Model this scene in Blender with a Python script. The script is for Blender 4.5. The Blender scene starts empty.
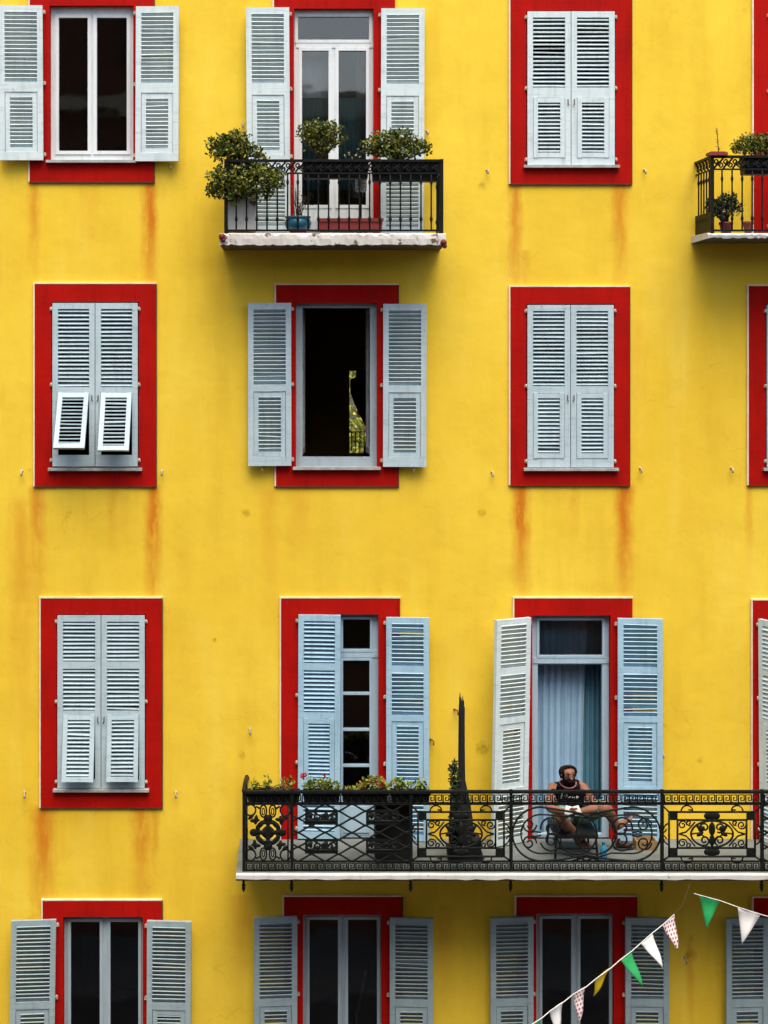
import bpy, bmesh, math, random
from mathutils import Vector, Matrix, noise as mnoise
R = random.Random(7)
rad = math.radians
scene = bpy.context.scene
C = scene.collection

# ------------------------------------------------------------------ metric frame
# facade is the plane y = 0, one pixel of the photograph is 1 cm on it
S, L, VX, VY = 0.01, 16.0, 300.0, 325.0
CX, CZ = -0.84, 12.87
def X(px, d=0.0): return CX + (px - VX) * S * (1 - d / L)
def Z(py, d=0.0): return CZ + (VY - py) * S * (1 - d / L)
def P(px, py, d=0.0): return Vector((X(px, d), -d, Z(py, d)))

# ------------------------------------------------------------------ materials
def new_mat(name):
    m = bpy.data.materials.new(name); m.use_nodes = True
    nt = m.node_tree; b = nt.nodes['Principled BSDF']
    return m, nt, b
def N(nt, t, **kw):
    n = nt.nodes.new(t)
    for k, v in kw.items(): setattr(n, k, v)
    return n
def math_n(nt, op, a, b=None, c=None, clamp=False):
    n = nt.nodes.new('ShaderNodeMath'); n.operation = op; n.use_clamp = clamp
    for i, v in enumerate((a, b, c)):
        if v is None: continue
        if isinstance(v, (int, float)): n.inputs[i].default_value = v
        else: nt.links.new(v, n.inputs[i])
    return n.outputs[0]
def noise_n(nt, vec, scale, detail=4, rough=0.6):
    n = nt.nodes.new('ShaderNodeTexNoise'); n.inputs['Scale'].default_value = scale
    n.inputs['Detail'].default_value = detail; n.inputs['Roughness'].default_value = rough
    nt.links.new(vec, n.inputs['Vector']); return n.outputs['Fac']
def ramp(nt, fac, a, b):
    n = nt.nodes.new('ShaderNodeMapRange'); n.inputs['From Min'].default_value = a
    n.inputs['From Max'].default_value = b; n.clamp = True
    nt.links.new(fac, n.inputs['Value']); return n.outputs[0]
def mixc(nt, fac, a, b):
    n = nt.nodes.new('ShaderNodeMix'); n.data_type = 'RGBA'
    if isinstance(fac, (int, float)): n.inputs[0].default_value = fac
    else: nt.links.new(fac, n.inputs[0])
    for sock, v in ((n.inputs[6], a), (n.inputs[7], b)):
        if isinstance(v, tuple): sock.default_value = (*v, 1)
        else: nt.links.new(v, sock)
    return n.outputs[2]
def coords(nt, scale=(1, 1, 1), shift=True):
    tc = nt.nodes.new('ShaderNodeTexCoord'); mp = nt.nodes.new('ShaderNodeMapping')
    mp.inputs['Scale'].default_value = scale
    nt.links.new(tc.outputs['Object'], mp.inputs['Vector'])
    if shift:
        oi = nt.nodes.new('ShaderNodeObjectInfo')
        v = nt.nodes.new('ShaderNodeVectorMath'); v.operation = 'SCALE'
        v.inputs[0].default_value = (37, 19, 53); nt.links.new(oi.outputs['Random'], v.inputs['Scale'])
        nt.links.new(v.outputs[0], mp.inputs['Location'])
    return mp.outputs[0]
def bump(nt, b, h, strength=0.3, dist=0.01):
    n = nt.nodes.new('ShaderNodeBump'); n.inputs['Strength'].default_value = strength
    n.inputs['Distance'].default_value = dist
    nt.links.new(h, n.inputs['Height']); nt.links.new(n.outputs[0], b.inputs['Normal'])
def pmat(name, c1, c2=None, scale=6, rough=0.7, lo=0.35, hi=0.7, bmp=0.0, metal=0.0, spec=0.3):
    m, nt, b = new_mat(name)
    c2 = c2 or tuple(v * 0.75 for v in c1)
    v = coords(nt); f = noise_n(nt, v, scale, 6)
    col = mixc(nt, ramp(nt, f, lo, hi), c1, c2)
    nt.links.new(col, b.inputs['Base Color'])
    b.inputs['Roughness'].default_value = rough; b.inputs['Metallic'].default_value = metal
    b.inputs['Specular IOR Level'].default_value = spec
    if bmp: bump(nt, b, noise_n(nt, v, scale * 6, 4), bmp)
    return m
def paint(name, c1, c2, chip=(0.13, 0.14, 0.13), amount=0.655, rough=0.55, chips_scale=22, grime=0.0, spec=0.3):
    """old paint: slow tone drift, vertical dirt runs, small chips down to grey wood"""
    m, nt, b = new_mat(name)
    v = coords(nt); run = coords(nt, (9, 9, 0.9))
    f = noise_n(nt, v, 2.2, 5)
    col = mixc(nt, ramp(nt, f, 0.3, 0.75), c1, c2)
    dirt = ramp(nt, noise_n(nt, run, 2.0, 5, 0.7), 0.5, 0.85)
    dirt = math_n(nt, 'MULTIPLY', dirt, 0.6)
    col = mixc(nt, dirt, col, tuple(x * 0.5 for x in c2))
    hz = ramp(nt, noise_n(nt, coords(nt, (1.3, 3, 16)), 2.2, 4, 0.7), 0.52, 0.74)
    col = mixc(nt, math_n(nt, 'MULTIPLY', hz, grime), col, tuple(x * 0.42 for x in c2))
    ch = noise_n(nt, v, chips_scale, 7, 0.72)
    ch = ramp(nt, ch, amount, amount + 0.03)
    col = mixc(nt, ch, col, chip)
    nt.links.new(col, b.inputs['Base Color'])
    b.inputs['Roughness'].default_value = rough; b.inputs['Specular IOR Level'].default_value = spec
    bump(nt, b, math_n(nt, 'SUBTRACT', noise_n(nt, v, 45, 3), ch), 0.25, 0.004)
    return m

M = {}
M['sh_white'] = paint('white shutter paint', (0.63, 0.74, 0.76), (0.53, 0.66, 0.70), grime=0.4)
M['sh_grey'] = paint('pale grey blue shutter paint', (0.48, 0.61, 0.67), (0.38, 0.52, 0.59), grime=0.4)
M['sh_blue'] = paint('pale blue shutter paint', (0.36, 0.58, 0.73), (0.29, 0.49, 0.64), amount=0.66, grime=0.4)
M['sh_shade'] = paint('shaded weathered grey blue shutter paint', (0.33, 0.43, 0.47), (0.25, 0.35, 0.39), amount=0.65, grime=0.45)  # grey blue paint darkened for the shade on the lowest floor
M['red'] = paint('red surround paint', (0.44, 0.007, 0.004), (0.32, 0.005, 0.004), chip=(0.34, 0.09, 0.05), amount=0.69, rough=0.75, chips_scale=10, grime=0.25, spec=0.08)
M['white_line'] = pmat('white painted highlight line', (0.78, 0.72, 0.60), (0.62, 0.52, 0.40), 8)
M['dark_line'] = pmat('dark painted shade line', (0.07, 0.02, 0.012), (0.11, 0.035, 0.02), 8)
M['frame_white'] = paint('white window paint', (0.72, 0.78, 0.80), (0.64, 0.71, 0.74), amount=0.76, rough=0.4)
M['frame_grey'] = paint('grey blue window paint', (0.36, 0.46, 0.52), (0.28, 0.37, 0.43), amount=0.73, rough=0.45)
M['frame_blue'] = paint('pale blue window paint', (0.38, 0.54, 0.66), (0.30, 0.46, 0.58), amount=0.73, rough=0.45)
M['sill'] = pmat('grey stone sill', (0.42, 0.44, 0.44), (0.25, 0.26, 0.25), 12, 0.8, bmp=0.2)
M['iron'] = pmat('black painted iron', (0.005, 0.0065, 0.0065), (0.012, 0.014, 0.013), 25, 0.55, spec=0.12)
M['iron2'] = pmat('dark iron hardware', (0.05, 0.05, 0.05), (0.12, 0.07, 0.05), 30, 0.6)
M['hook'] = pmat('white hook', (0.55, 0.52, 0.45), (0.25, 0.18, 0.12), 40, 0.6)
M['rust'] = pmat('rusty hook', (0.16, 0.05, 0.02), (0.25, 0.09, 0.04), 40, 0.8)
M['room'] = pmat('darkened room plaster', (0.030, 0.027, 0.024), (0.02, 0.018, 0.016), 2, 0.9)  # near-black colour gives the openings their indoor darkness
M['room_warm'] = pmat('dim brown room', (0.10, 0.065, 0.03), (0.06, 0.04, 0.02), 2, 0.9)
M['slabedge'] = paint('peeling white slab', (0.70, 0.70, 0.67), (0.55, 0.54, 0.50), chip=(0.16, 0.11, 0.08), amount=0.57, chips_scale=7, rough=0.8)
M['slab'] = paint('pale concrete slab', (0.62, 0.64, 0.63), (0.50, 0.52, 0.51), chip=(0.28, 0.25, 0.22), amount=0.66, chips_scale=8, rough=0.85)
M['floor'] = pmat('grey balcony tiles', (0.17, 0.195, 0.19), (0.12, 0.14, 0.135), 5, 0.8)
M['under'] = pmat('shaded stained slab underside', (0.10, 0.085, 0.06), (0.06, 0.05, 0.04), 6, 0.9)  # underside shade put into the colour, with mottled stains
M['darkred'] = pmat('dark red glaze', (0.14, 0.012, 0.016), (0.09, 0.01, 0.012), 14, 0.4)
M['terracotta'] = pmat('terracotta', (0.30, 0.09, 0.06), (0.22, 0.06, 0.045), 10, 0.8)
M['trough'] = pmat('red trough', (0.24, 0.035, 0.032), (0.17, 0.03, 0.03), 10, 0.6)
M['bluepot'] = pmat('blue glaze', (0.012, 0.11, 0.19), (0.008, 0.07, 0.13), 10, 0.25, spec=0.5)
M['blackbox'] = pmat('black plastic', (0.010, 0.012, 0.014), (0.018, 0.020, 0.022), 8, 0.6)
M['leaf_a'] = pmat('olive leaf', (0.13, 0.14, 0.010), (0.09, 0.11, 0.010), 30, 0.45)
M['leaf_b'] = pmat('green leaf', (0.035, 0.065, 0.012), (0.022, 0.045, 0.010), 30, 0.45)
M['leaf_c'] = pmat('yellow green leaf', (0.22, 0.21, 0.022), (0.16, 0.17, 0.02), 30, 0.45)
M['leaf_d'] = pmat('dark leaf', (0.014, 0.030, 0.014), (0.02, 0.04, 0.016), 30, 0.4)
M['leaf_e'] = pmat('fresh leaf', (0.24, 0.33, 0.03), (0.15, 0.24, 0.02), 30, 0.5)
M['leaf_f'] = pmat('sunny yellow leaf', (0.50, 0.47, 0.08), (0.36, 0.38, 0.05), 30, 0.5)
M['leaf_o'] = pmat('reddish leaf', (0.30, 0.12, 0.03), (0.2, 0.07, 0.02), 30, 0.5)
M['petal_red'] = pmat('red petal', (0.45, 0.02, 0.05), (0.3, 0.01, 0.04), 30, 0.6)
M['petal_cream'] = pmat('dried cream petal', (0.5, 0.4, 0.28), (0.35, 0.22, 0.15), 30, 0.7)
M['bark'] = pmat('bark', (0.06, 0.045, 0.03), (0.10, 0.07, 0.05), 20, 0.9)
M['wood'] = pmat('weathered wood', (0.07, 0.05, 0.04), (0.12, 0.09, 0.07), 14, 0.85)
M['cover'] = pmat('black fabric cover', (0.007, 0.008, 0.009), (0.014, 0.015, 0.016), 18, 0.9, bmp=0.3)
M['curtain_blue'] = pmat('pale blue curtain', (0.34, 0.53, 0.70), (0.27, 0.45, 0.62), 3, 0.85)
M['curtain_teal'] = pmat('teal curtain', (0.10, 0.28, 0.38), (0.08, 0.22, 0.32), 3, 0.85)
M['curtain_dark'] = pmat('black curtain', (0.012, 0.011, 0.014), (0.02, 0.018, 0.02), 5, 0.9)
M['reflect_green'] = pmat('dark green reflection', (0.10, 0.25, 0.25), (0.07, 0.19, 0.19), 5, 0.85)
M['reflect_grey'] = pmat('grey blind', (0.8, 0.8, 0.78), (0.7, 0.7, 0.7), 4, 0.85)
M['curtain_cream'] = pmat('cream drape', (0.30, 0.27, 0.15), (0.22, 0.19, 0.10), 4, 0.85)
M['amber'] = pmat('amber wood board', (0.22, 0.11, 0.022), (0.16, 0.08, 0.015), 6, 0.6)
M['skin'] = pmat('skin', (0.29, 0.135, 0.085), (0.19, 0.08, 0.05), 12, 0.55)
M['hair'] = pmat('black hair', (0.006, 0.005, 0.005), (0.012, 0.010, 0.009), 60, 0.85, spec=0.1)
M['tank'] = pmat('black jersey', (0.007, 0.007, 0.011), (0.012, 0.012, 0.018), 20, 0.9, spec=0.1)
M['pink'] = pmat('pink edging', (0.5, 0.16, 0.18), (0.42, 0.13, 0.15), 20, 0.8)
M['mint'] = pmat('mint cloth', (0.20, 0.45, 0.36), (0.06, 0.16, 0.13), 9, 0.85, lo=0.45, hi=0.62)
M['paper'] = pmat('white paper', (0.72, 0.74, 0.72), (0.65, 0.68, 0.66), 8, 0.8)
M['eye'] = pmat('eye', (0.03, 0.02, 0.015), (0.04, 0.03, 0.02), 8, 0.3)
M['bottle'] = pmat('blue plastic', (0.03, 0.30, 0.50), (0.02, 0.24, 0.42), 8, 0.3)
M['cardboard'] = pmat('tan wood', (0.30, 0.19, 0.08), (0.22, 0.14, 0.06), 10, 0.8)
M['brown'] = pmat('brown leather', (0.05, 0.02, 0.014), (0.035, 0.014, 0.01), 10, 0.6)
M['string'] = pmat('white cord', (0.7, 0.7, 0.68), (0.55, 0.55, 0.53), 20, 0.8)
M['flag_white'] = pmat('white pennant', (0.80, 0.80, 0.80), (0.72, 0.73, 0.75), 6, 0.7)
M['flag_green'] = pmat('green pennant', (0.015, 0.36, 0.11), (0.012, 0.30, 0.09), 6, 0.5)
M['flag_yellow'] = pmat('yellow pennant', (0.80, 0.58, 0.02), (0.72, 0.50, 0.02), 6, 0.6)
M['stick'] = pmat('pale stick', (0.45, 0.42, 0.36), (0.32, 0.29, 0.24), 10, 0.7)
M['asphalt'] = pmat('asphalt', (0.05, 0.05, 0.05), (0.065, 0.063, 0.06), 3, 0.9, bmp=0.4)
M['paving'] = pmat('stone paving', (0.15, 0.14, 0.13), (0.11, 0.105, 0.10), 1.5, 0.85, bmp=0.3)
M['opp_wall'] = pmat('terracotta render', (0.17, 0.075, 0.045), (0.13, 0.06, 0.04), 0.8, 0.9)
M['opp_trim'] = pmat('cream stucco', (0.45, 0.40, 0.30), (0.36, 0.31, 0.23), 1.5, 0.9)
M['opp_glass'] = pmat('dark window', (0.02, 0.025, 0.025), (0.015, 0.02, 0.02), 2, 0.2)

def polka():
    m, nt, b = new_mat('white pennant with red dots')
    tc = N(nt, 'ShaderNodeTexCoord'); sp = N(nt, 'ShaderNodeSeparateXYZ')
    nt.links.new(tc.outputs['Object'], sp.inputs[0])
    f = 28.0
    zz = math_n(nt, 'MULTIPLY', sp.outputs[2], f)
    row = math_n(nt, 'FLOOR', zz)
    off = math_n(nt, 'MULTIPLY', math_n(nt, 'FLOORED_MODULO', row, 2.0), 0.5)
    xx = math_n(nt, 'ADD', math_n(nt, 'MULTIPLY', sp.outputs[0], f * 1.2), off)
    fx = math_n(nt, 'SUBTRACT', math_n(nt, 'FRACT', xx), 0.5); fz = math_n(nt, 'SUBTRACT', math_n(nt, 'FRACT', zz), 0.5)
    r2 = math_n(nt, 'ADD', math_n(nt, 'MULTIPLY', fx, fx), math_n(nt, 'MULTIPLY', fz, fz))
    k = math_n(nt, 'LESS_THAN', r2, 0.085)
    nt.links.new(mixc(nt, k, (0.78, 0.76, 0.76), (0.5, 0.03, 0.05)), b.inputs['Base Color'])
    b.inputs['Roughness'].default_value = 0.7
    return m
M['flag_dots'] = polka()
def checks():
    m, nt, b = new_mat('pale checked weave')
    ck = N(nt, 'ShaderNodeTexChecker'); ck.inputs['Scale'].default_value = 55
    ck.inputs['Color1'].default_value = (0.55, 0.62, 0.6, 1); ck.inputs['Color2'].default_value = (0.16, 0.25, 0.26, 1)
    nt.links.new(coords(nt, shift=False), ck.inputs['Vector']); nt.links.new(ck.outputs[0], b.inputs['Base Color'])
    return m
M['checks'] = checks()
def glass():
    m = bpy.data.materials.new('window glass'); m.use_nodes = True; nt = m.node_tree; nt.nodes.clear()
    o = N(nt, 'ShaderNodeOutputMaterial'); mx = N(nt, 'ShaderNodeMixShader')
    t = N(nt, 'ShaderNodeBsdfTransparent'); t.inputs[0].default_value = (0.88, 0.91, 0.91, 1)
    g = N(nt, 'ShaderNodeBsdfGlossy'); g.inputs['Roughness'].default_value = 0.03
    fr = N(nt, 'ShaderNodeFresnel'); fr.inputs['IOR'].default_value = 1.6
    f2 = math_n(nt, 'MULTIPLY', fr.outputs[0], 1.4, clamp=True)   # two faces of the pane
    v = coords(nt); n = noise_n(nt, v, 1.7, 2); bp = N(nt, 'ShaderNodeBump'); bp.inputs['Strength'].default_value = 0.06
    bp.inputs['Distance'].default_value = 0.05
    nt.links.new(n, bp.inputs['Height']); nt.links.new(bp.outputs[0], g.inputs['Normal'])
    nt.links.new(f2, mx.inputs[0]); nt.links.new(t.outputs[0], mx.inputs[1]); nt.links.new(g.outputs[0], mx.inputs[2])
    nt.links.new(mx.outputs[0], o.inputs[0]); return m
M['glass'] = glass()

def wall_mat():
    m, nt, b = new_mat('yellow render')
    v = coords(nt, shift=False)
    tc = N(nt, 'ShaderNodeTexCoord'); sp = N(nt, 'ShaderNodeSeparateXYZ'); nt.links.new(tc.outputs['Object'], sp.inputs[0])
    big = noise_n(nt, v, 0.45, 4, 0.55); mid = noise_n(nt, v, 1.6, 6, 0.65)
    tall = noise_n(nt, coords(nt, (2.6, 2.6, 0.35), False), 1.0, 5, 0.65)
    fine = noise_n(nt, v, 14, 5, 0.7)
    col = mixc(nt, ramp(nt, big, 0.35, 0.68), (0.840, 0.605, 0.062), (0.790, 0.520, 0.040))
    col = mixc(nt, math_n(nt, 'MULTIPLY', ramp(nt, mid, 0.46, 0.72), 0.5), col, (0.690, 0.440, 0.036))
    col = mixc(nt, math_n(nt, 'MULTIPLY', ramp(nt, tall, 0.52, 0.8), 0.45), col, (0.60, 0.345, 0.020))
    col = mixc(nt, math_n(nt, 'MULTIPLY', ramp(nt, tall, 0.47, 0.25), 0.55), col, (0.86, 0.665, 0.115))
    col = mixc(nt, math_n(nt, 'MULTIPLY', ramp(nt, fine, 0.55, 0.8), 0.22), col, (0.56, 0.34, 0.03))
    # rust runs below the corners of the window surrounds: (x, y top, length, half width, strength)
    runs = [(150, 183, 110, 8, 1), (34, 184, 80, 6, .6), (153, 486, 120, 8, .95), (37, 486, 110, 8, .7), (43, 806, 110, 12, .9), (141, 806, 95, 10, .7),
            (154, 806, 70, 5, .5), (521, 485, 105, 9, 1), (624, 485, 115, 9, 1), (515, 184, 110, 7, .75), (620, 184, 100, 8, .7),
            (153, 575, 26, 3, .6), (22, 500, 200, 14, .4), (112, 486, 60, 5, .3), (575, 486, 50, 5, .3), (90, 184, 50, 10, .2), (749, 486, 80, 4, .4), (300, 488, 60, 12, .25), (690, 935, 90, 4, .5),
            (270, 490, 120, 8, .25), (525, 250, 60, 6, .3), (636, 320, 120, 10, .15), (240, 895, 80, 12, .35), (445, 905, 90, 10, .3)]
    wob = noise_n(nt, coords(nt, (1, 1, 0.5), False), 7.0, 6, 0.7)
    xw = math_n(nt, 'ADD', sp.outputs[0], math_n(nt, 'MULTIPLY', math_n(nt, 'SUBTRACT', wob, 0.5), 0.16))
    tot = None
    for (px, py, ln, hw, st) in runs:
        dx = math_n(nt, 'ABSOLUTE', math_n(nt, 'SUBTRACT', xw, X(px)))
        a = ramp(nt, dx, hw * S * 1.35, hw * S * .15)
        t = math_n(nt, 'DIVIDE', math_n(nt, 'SUBTRACT', Z(py), sp.outputs[2]), ln * S * 1.12)
        on = ramp(nt, t, -0.02, 0.02); fade = ramp(nt, t, 1.15, 0.3)
        k = math_n(nt, 'MULTIPLY', math_n(nt, 'MULTIPLY', a, on), math_n(nt, 'MULTIPLY', fade, st))
        tot = k if tot is None else math_n(nt, 'MAXIMUM', tot, k)
    gr = ramp(nt, noise_n(nt, coords(nt, (4, 4, 0.8), False), 3.0, 5, 0.7), 0.22, 0.5)
    tot = math_n(nt, 'MULTIPLY', tot, gr)
    col = mixc(nt, tot, col, (0.60, 0.185, 0.014))
    # small olive patches where old fixings were made good
    pt = None
    for (px, py, r) in [(482, 186, 5), (481, 513, 5), (247, 513, 5), (242, 755, 5), (482, 748, 9), (30, 470, 3), (700, 760, 4), (560, 30, 3), (690, 955, 7), (215, 640, 3)]:
        dx = math_n(nt, 'SUBTRACT', xw, X(px)); dz = math_n(nt, 'SUBTRACT', sp.outputs[2], Z(py))
        d2 = math_n(nt, 'SQRT', math_n(nt, 'ADD', math_n(nt, 'MULTIPLY', dx, dx), math_n(nt, 'MULTIPLY', dz, dz)))
        k = ramp(nt, d2, r * S, r * S * 0.35)
        pt = k if pt is None else math_n(nt, 'MAXIMUM', pt, k)
    pt = math_n(nt, 'MULTIPLY', pt, ramp(nt, noise_n(nt, v, 18, 4), 0.3, 0.6))
    col = mixc(nt, math_n(nt, 'MULTIPLY', pt, 0.75), col, (0.36, 0.22, 0.012))
    # fine hairline cracks
    vo = N(nt, 'ShaderNodeTexVoronoi', feature='DISTANCE_TO_EDGE'); vo.inputs['Scale'].default_value = 0.7
    wv = N(nt, 'ShaderNodeVectorMath', operation='ADD')
    nn = N(nt, 'ShaderNodeTexNoise'); nn.inputs['Scale'].default_value = 3; nt.links.new(v, nn.inputs['Vector'])
    nt.links.new(v, wv.inputs[0]); nt.links.new(nn.outputs['Color'], wv.inputs[1]); nt.links.new(wv.outputs[0], vo.inputs['Vector'])
    cr = ramp(nt, vo.outputs['Distance'], 0.006, 0.0)
    cr = math_n(nt, 'MULTIPLY', cr, ramp(nt, mid, 0.5, 0.62))
    col = mixc(nt, math_n(nt, 'MULTIPLY', cr, 0.35), col, (0.42, 0.24, 0.02))
    nt.links.new(col, b.inputs['Base Color'])
    b.inputs['Roughness'].default_value = 0.85; b.inputs['Specular IOR Level'].default_value = 0.15
    h = math_n(nt, 'ADD', math_n(nt, 'MULTIPLY', noise_n(nt, v, 2.2, 3), 2.0), math_n(nt, 'MULTIPLY', noise_n(nt, v, 40, 4), 0.18))
    bump(nt, b, h, 0.36, 0.014)
    return m
M['wall'] = wall_mat()

# ------------------------------------------------------------------ mesh helper
WT = {}
def wt(o): return WT.get(o.name, Vector((0, 0, 0)))
class MB:
    def __init__(s): s.v = []; s.f = []; s.m = []; s.cur = 0; s.sm = []
    def add(s, vs, fs, smooth=False):
        o = len(s.v); s.v += [Vector(p) for p in vs]
        for f in fs: s.f.append([i + o for i in f]); s.m.append(s.cur); s.sm.append(smooth)
    def box(s, x0, x1, y0, y1, z0, z1, mtx=None):
        vs = [Vector((x, y, z)) for z in (z0, z1) for y in (y0, y1) for x in (x0, x1)]
        if mtx: vs = [mtx @ p for p in vs]
        s.add(vs, [(0, 2, 3, 1), (4, 5, 7, 6), (0, 1, 5, 4), (2, 6, 7, 3), (0, 4, 6, 2), (1, 3, 7, 5)])
    def pbox(s, px0, px1, py0, py1, d0, d1, dref=None):      # measured on the plane at depth d1 (front)
        dr = d1 if dref is None else dref
        s.box(X(px0, dr), X(px1, dr), -d1, -d0, Z(py1, dr), Z(py0, dr))
    def tube(s, pts, r, n=6, cap=True, smooth=True):
        pts = [Vector(p) for p in pts]; k = len(pts); rr = r if isinstance(r, (list, tuple)) else [r] * k
        up = None; rings = []
        for i in range(k):
            t = (pts[min(i + 1, k - 1)] - pts[max(i - 1, 0)])
            if t.length < 1e-9: t = Vector((0, 0, 1))
            t.normalize()
            if up is None:
                up = Vector((0, 1, 0)) if abs(t.y) < 0.9 else Vector((1, 0, 0))
            a = t.cross(up)
            if a.length < 1e-6: a = t.cross(Vector((0.3, 0.2, 1)))
            a.normalize(); b_ = a.cross(t).normalized(); up = b_
            rings.append([pts[i] + (a * math.cos(2 * math.pi * q / n + math.pi / 2) + b_ * math.sin(2 * math.pi * q / n + math.pi / 2)) * rr[i] for q in range(n)])
        vs = [p for ring in rings for p in ring]; fs = []
        for i in range(k - 1):
            for q in range(n):
                q2 = (q + 1) % n; fs.append((i * n + q, i * n + q2, (i + 1) * n + q2, (i + 1) * n + q))
        if cap: fs += [tuple(range(n - 1, -1, -1)), tuple((k - 1) * n + q for q in range(n))]
        s.add(vs, fs, smooth)
    def ell(s, c, rx, ry, rz, nu=10, nv=7, mtx=None):
        c = Vector(c); vs = []; fs = []
        for j in range(nv + 1):
            th = math.pi * j / nv
            for i in range(nu):
                ph = 2 * math.pi * i / nu
                p = Vector((rx * math.sin(th) * math.cos(ph), ry * math.sin(th) * math.sin(ph), rz * math.cos(th)))
                if mtx: p = mtx @ p
                vs.append(c + p)
        for j in range(nv):
            for i in range(nu):
                i2 = (i + 1) % nu; fs.append((j * nu + i, (j + 1) * nu + i, (j + 1) * nu + i2, j * nu + i2))
        s.add(vs, fs, True)
    def lathe(s, c, prof, n=16, sx=1.0, sy=1.0):              # prof: (r, z) bottom to top
        c = Vector(c); vs = []; fs = []
        for (r, z) in prof:
            for i in range(n):
                a = 2 * math.pi * i / n; vs.append(c + Vector((r * sx * math.cos(a), r * sy * math.sin(a), z)))
        k = len(prof)
        for j in range(k - 1):
            for i in range(n):
                i2 = (i + 1) % n; fs.append((j * n + i, j * n + i2, (j + 1) * n + i2, (j + 1) * n + i))
        fs += [tuple(range(n - 1, -1, -1)), tuple((k - 1) * n + q for q in range(n))]
        s.add(vs, fs, True)
    def leaf(s, p, ln, w, rng, upbias=0.35):
        d = Vector((rng.gauss(0, 1), rng.gauss(0, 1), rng.gauss(0, 1) + upbias)).normalized()
        q = d.cross(Vector((rng.gauss(0, 1), rng.gauss(0, 1), rng.gauss(0, 1)))).normalized()
        nrm = d.cross(q) * w * 0.25
        a = p; t = p + d * ln
        m1 = p + d * ln * 0.3; m2 = p + d * ln * 0.72
        s.add([a, m1 + q * w * .42 + nrm, m2 + q * w * .45 + nrm, t, m2 - q * w * .45 + nrm, m1 - q * w * .42 + nrm, m1, m2],
              [(0, 1, 6), (1, 2, 7, 6), (2, 3, 7), (0, 6, 5), (6, 7, 4, 5), (7, 3, 4)], True)
    def build(s, name, mats, parent=None, origin=None, local=False, smooth=None):
        if not isinstance(mats, (list, tuple)): mats = [mats]
        if origin is None:
            xs = [p.x for p in s.v]; ys = [p.y for p in s.v]; zs = [p.z for p in s.v]
            origin = Vector(((min(xs) + max(xs)) / 2, (min(ys) + max(ys)) / 2, min(zs)))
        origin = Vector(origin)
        me = bpy.data.meshes.new(name); me.from_pydata([tuple(p - origin) for p in s.v], [], s.f)
        for mt in mats: me.materials.append(mt)
        me.polygons.foreach_set('material_index', s.m); me.polygons.foreach_set('use_smooth', s.sm); me.update()
        o = bpy.data.objects.new(name, me); C.objects.link(o)
        if parent:
            o.parent = parent; o.location = origin if local else origin - wt(parent)
        else: o.location = origin
        WT[o.name] = origin if not local else origin + wt(parent)
        return o
def empty(name, loc, label=None, cat=None, group=None):
    o = bpy.data.objects.new(name, None); C.objects.link(o); o.location = loc; o.empty_display_size = 0.1
    WT[o.name] = Vector(loc)
    if label: tag(o, label, cat, group)
    return o
def tag(o, label=None, cat=None, group=None, kind=None):
    if label: o['label'] = label
    if cat: o['category'] = cat
    if group: o['group'] = group
    if kind: o['kind'] = kind
    return o
def inst(src, parent, delta):
    o = src.copy(); C.objects.link(o); o.parent = src.parent if parent is None else parent
    o.location = src.location + Vector(delta); WT[o.name] = wt(src) + Vector(delta); return o

# ------------------------------------------------------------------ the building
B = empty('apartment_building', (0.9, 0, 0), 'yellow apartment building with red window surrounds and pale blue louvred shutters', 'building')
# openings (px): x0, x1, y0, y1  / surround outer: sx0, sx1, sy0, sy1 (sy1 None = door)
OPEN = {
 'r1c1': ((50, 133.5, 6, 161), (30, 154, -14, 182)), 'r1c2': ((294, 373.5, 9, 237), (274, 395, -10, None)), 'r1c3': ((526, 615, 11, 166), (510, 631, -10, 184)),
 'r1c4': ((769, 857, 9, 237), (753, 876, -10, None)),
 'r2c1': ((52, 139, 302, 468), (35, 156, 284, 486)), 'r2c2': ((296, 377, 303, 467), (276, 398, 285, 486)), 'r2c3': ((526, 614, 304, 468), (510, 629, 287, 485)),
 'r2c4': ((765, 852, 304, 468), (748, 870, 286, 485)),
 'r3c1': ((57, 146, 614, 788), (41, 162, 598, 807)), 'r3c2': ((298, 378.5, 614, 839.6), (281, 400, 598, None)), 'r3c3': ((532, 610, 615, 839.6), (514, 632, 598, None)),
 'r3c4': ((768, 854, 615, 839.6), (752, 872, 600, None)),
 'r4c1': ((63.5, 143, 916, 1072), (43, 162, 900, 1090)), 'r4c2': ((303, 381.5, 914, 1072), (284, 402, 896, 1090)), 'r4c3': ((536, 613.5, 913, 1072), (516, 636, 896, 1090)),
 'r4c4': ((773, 852, 914, 1072), (753, 875, 897, 1090)),
}
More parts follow.
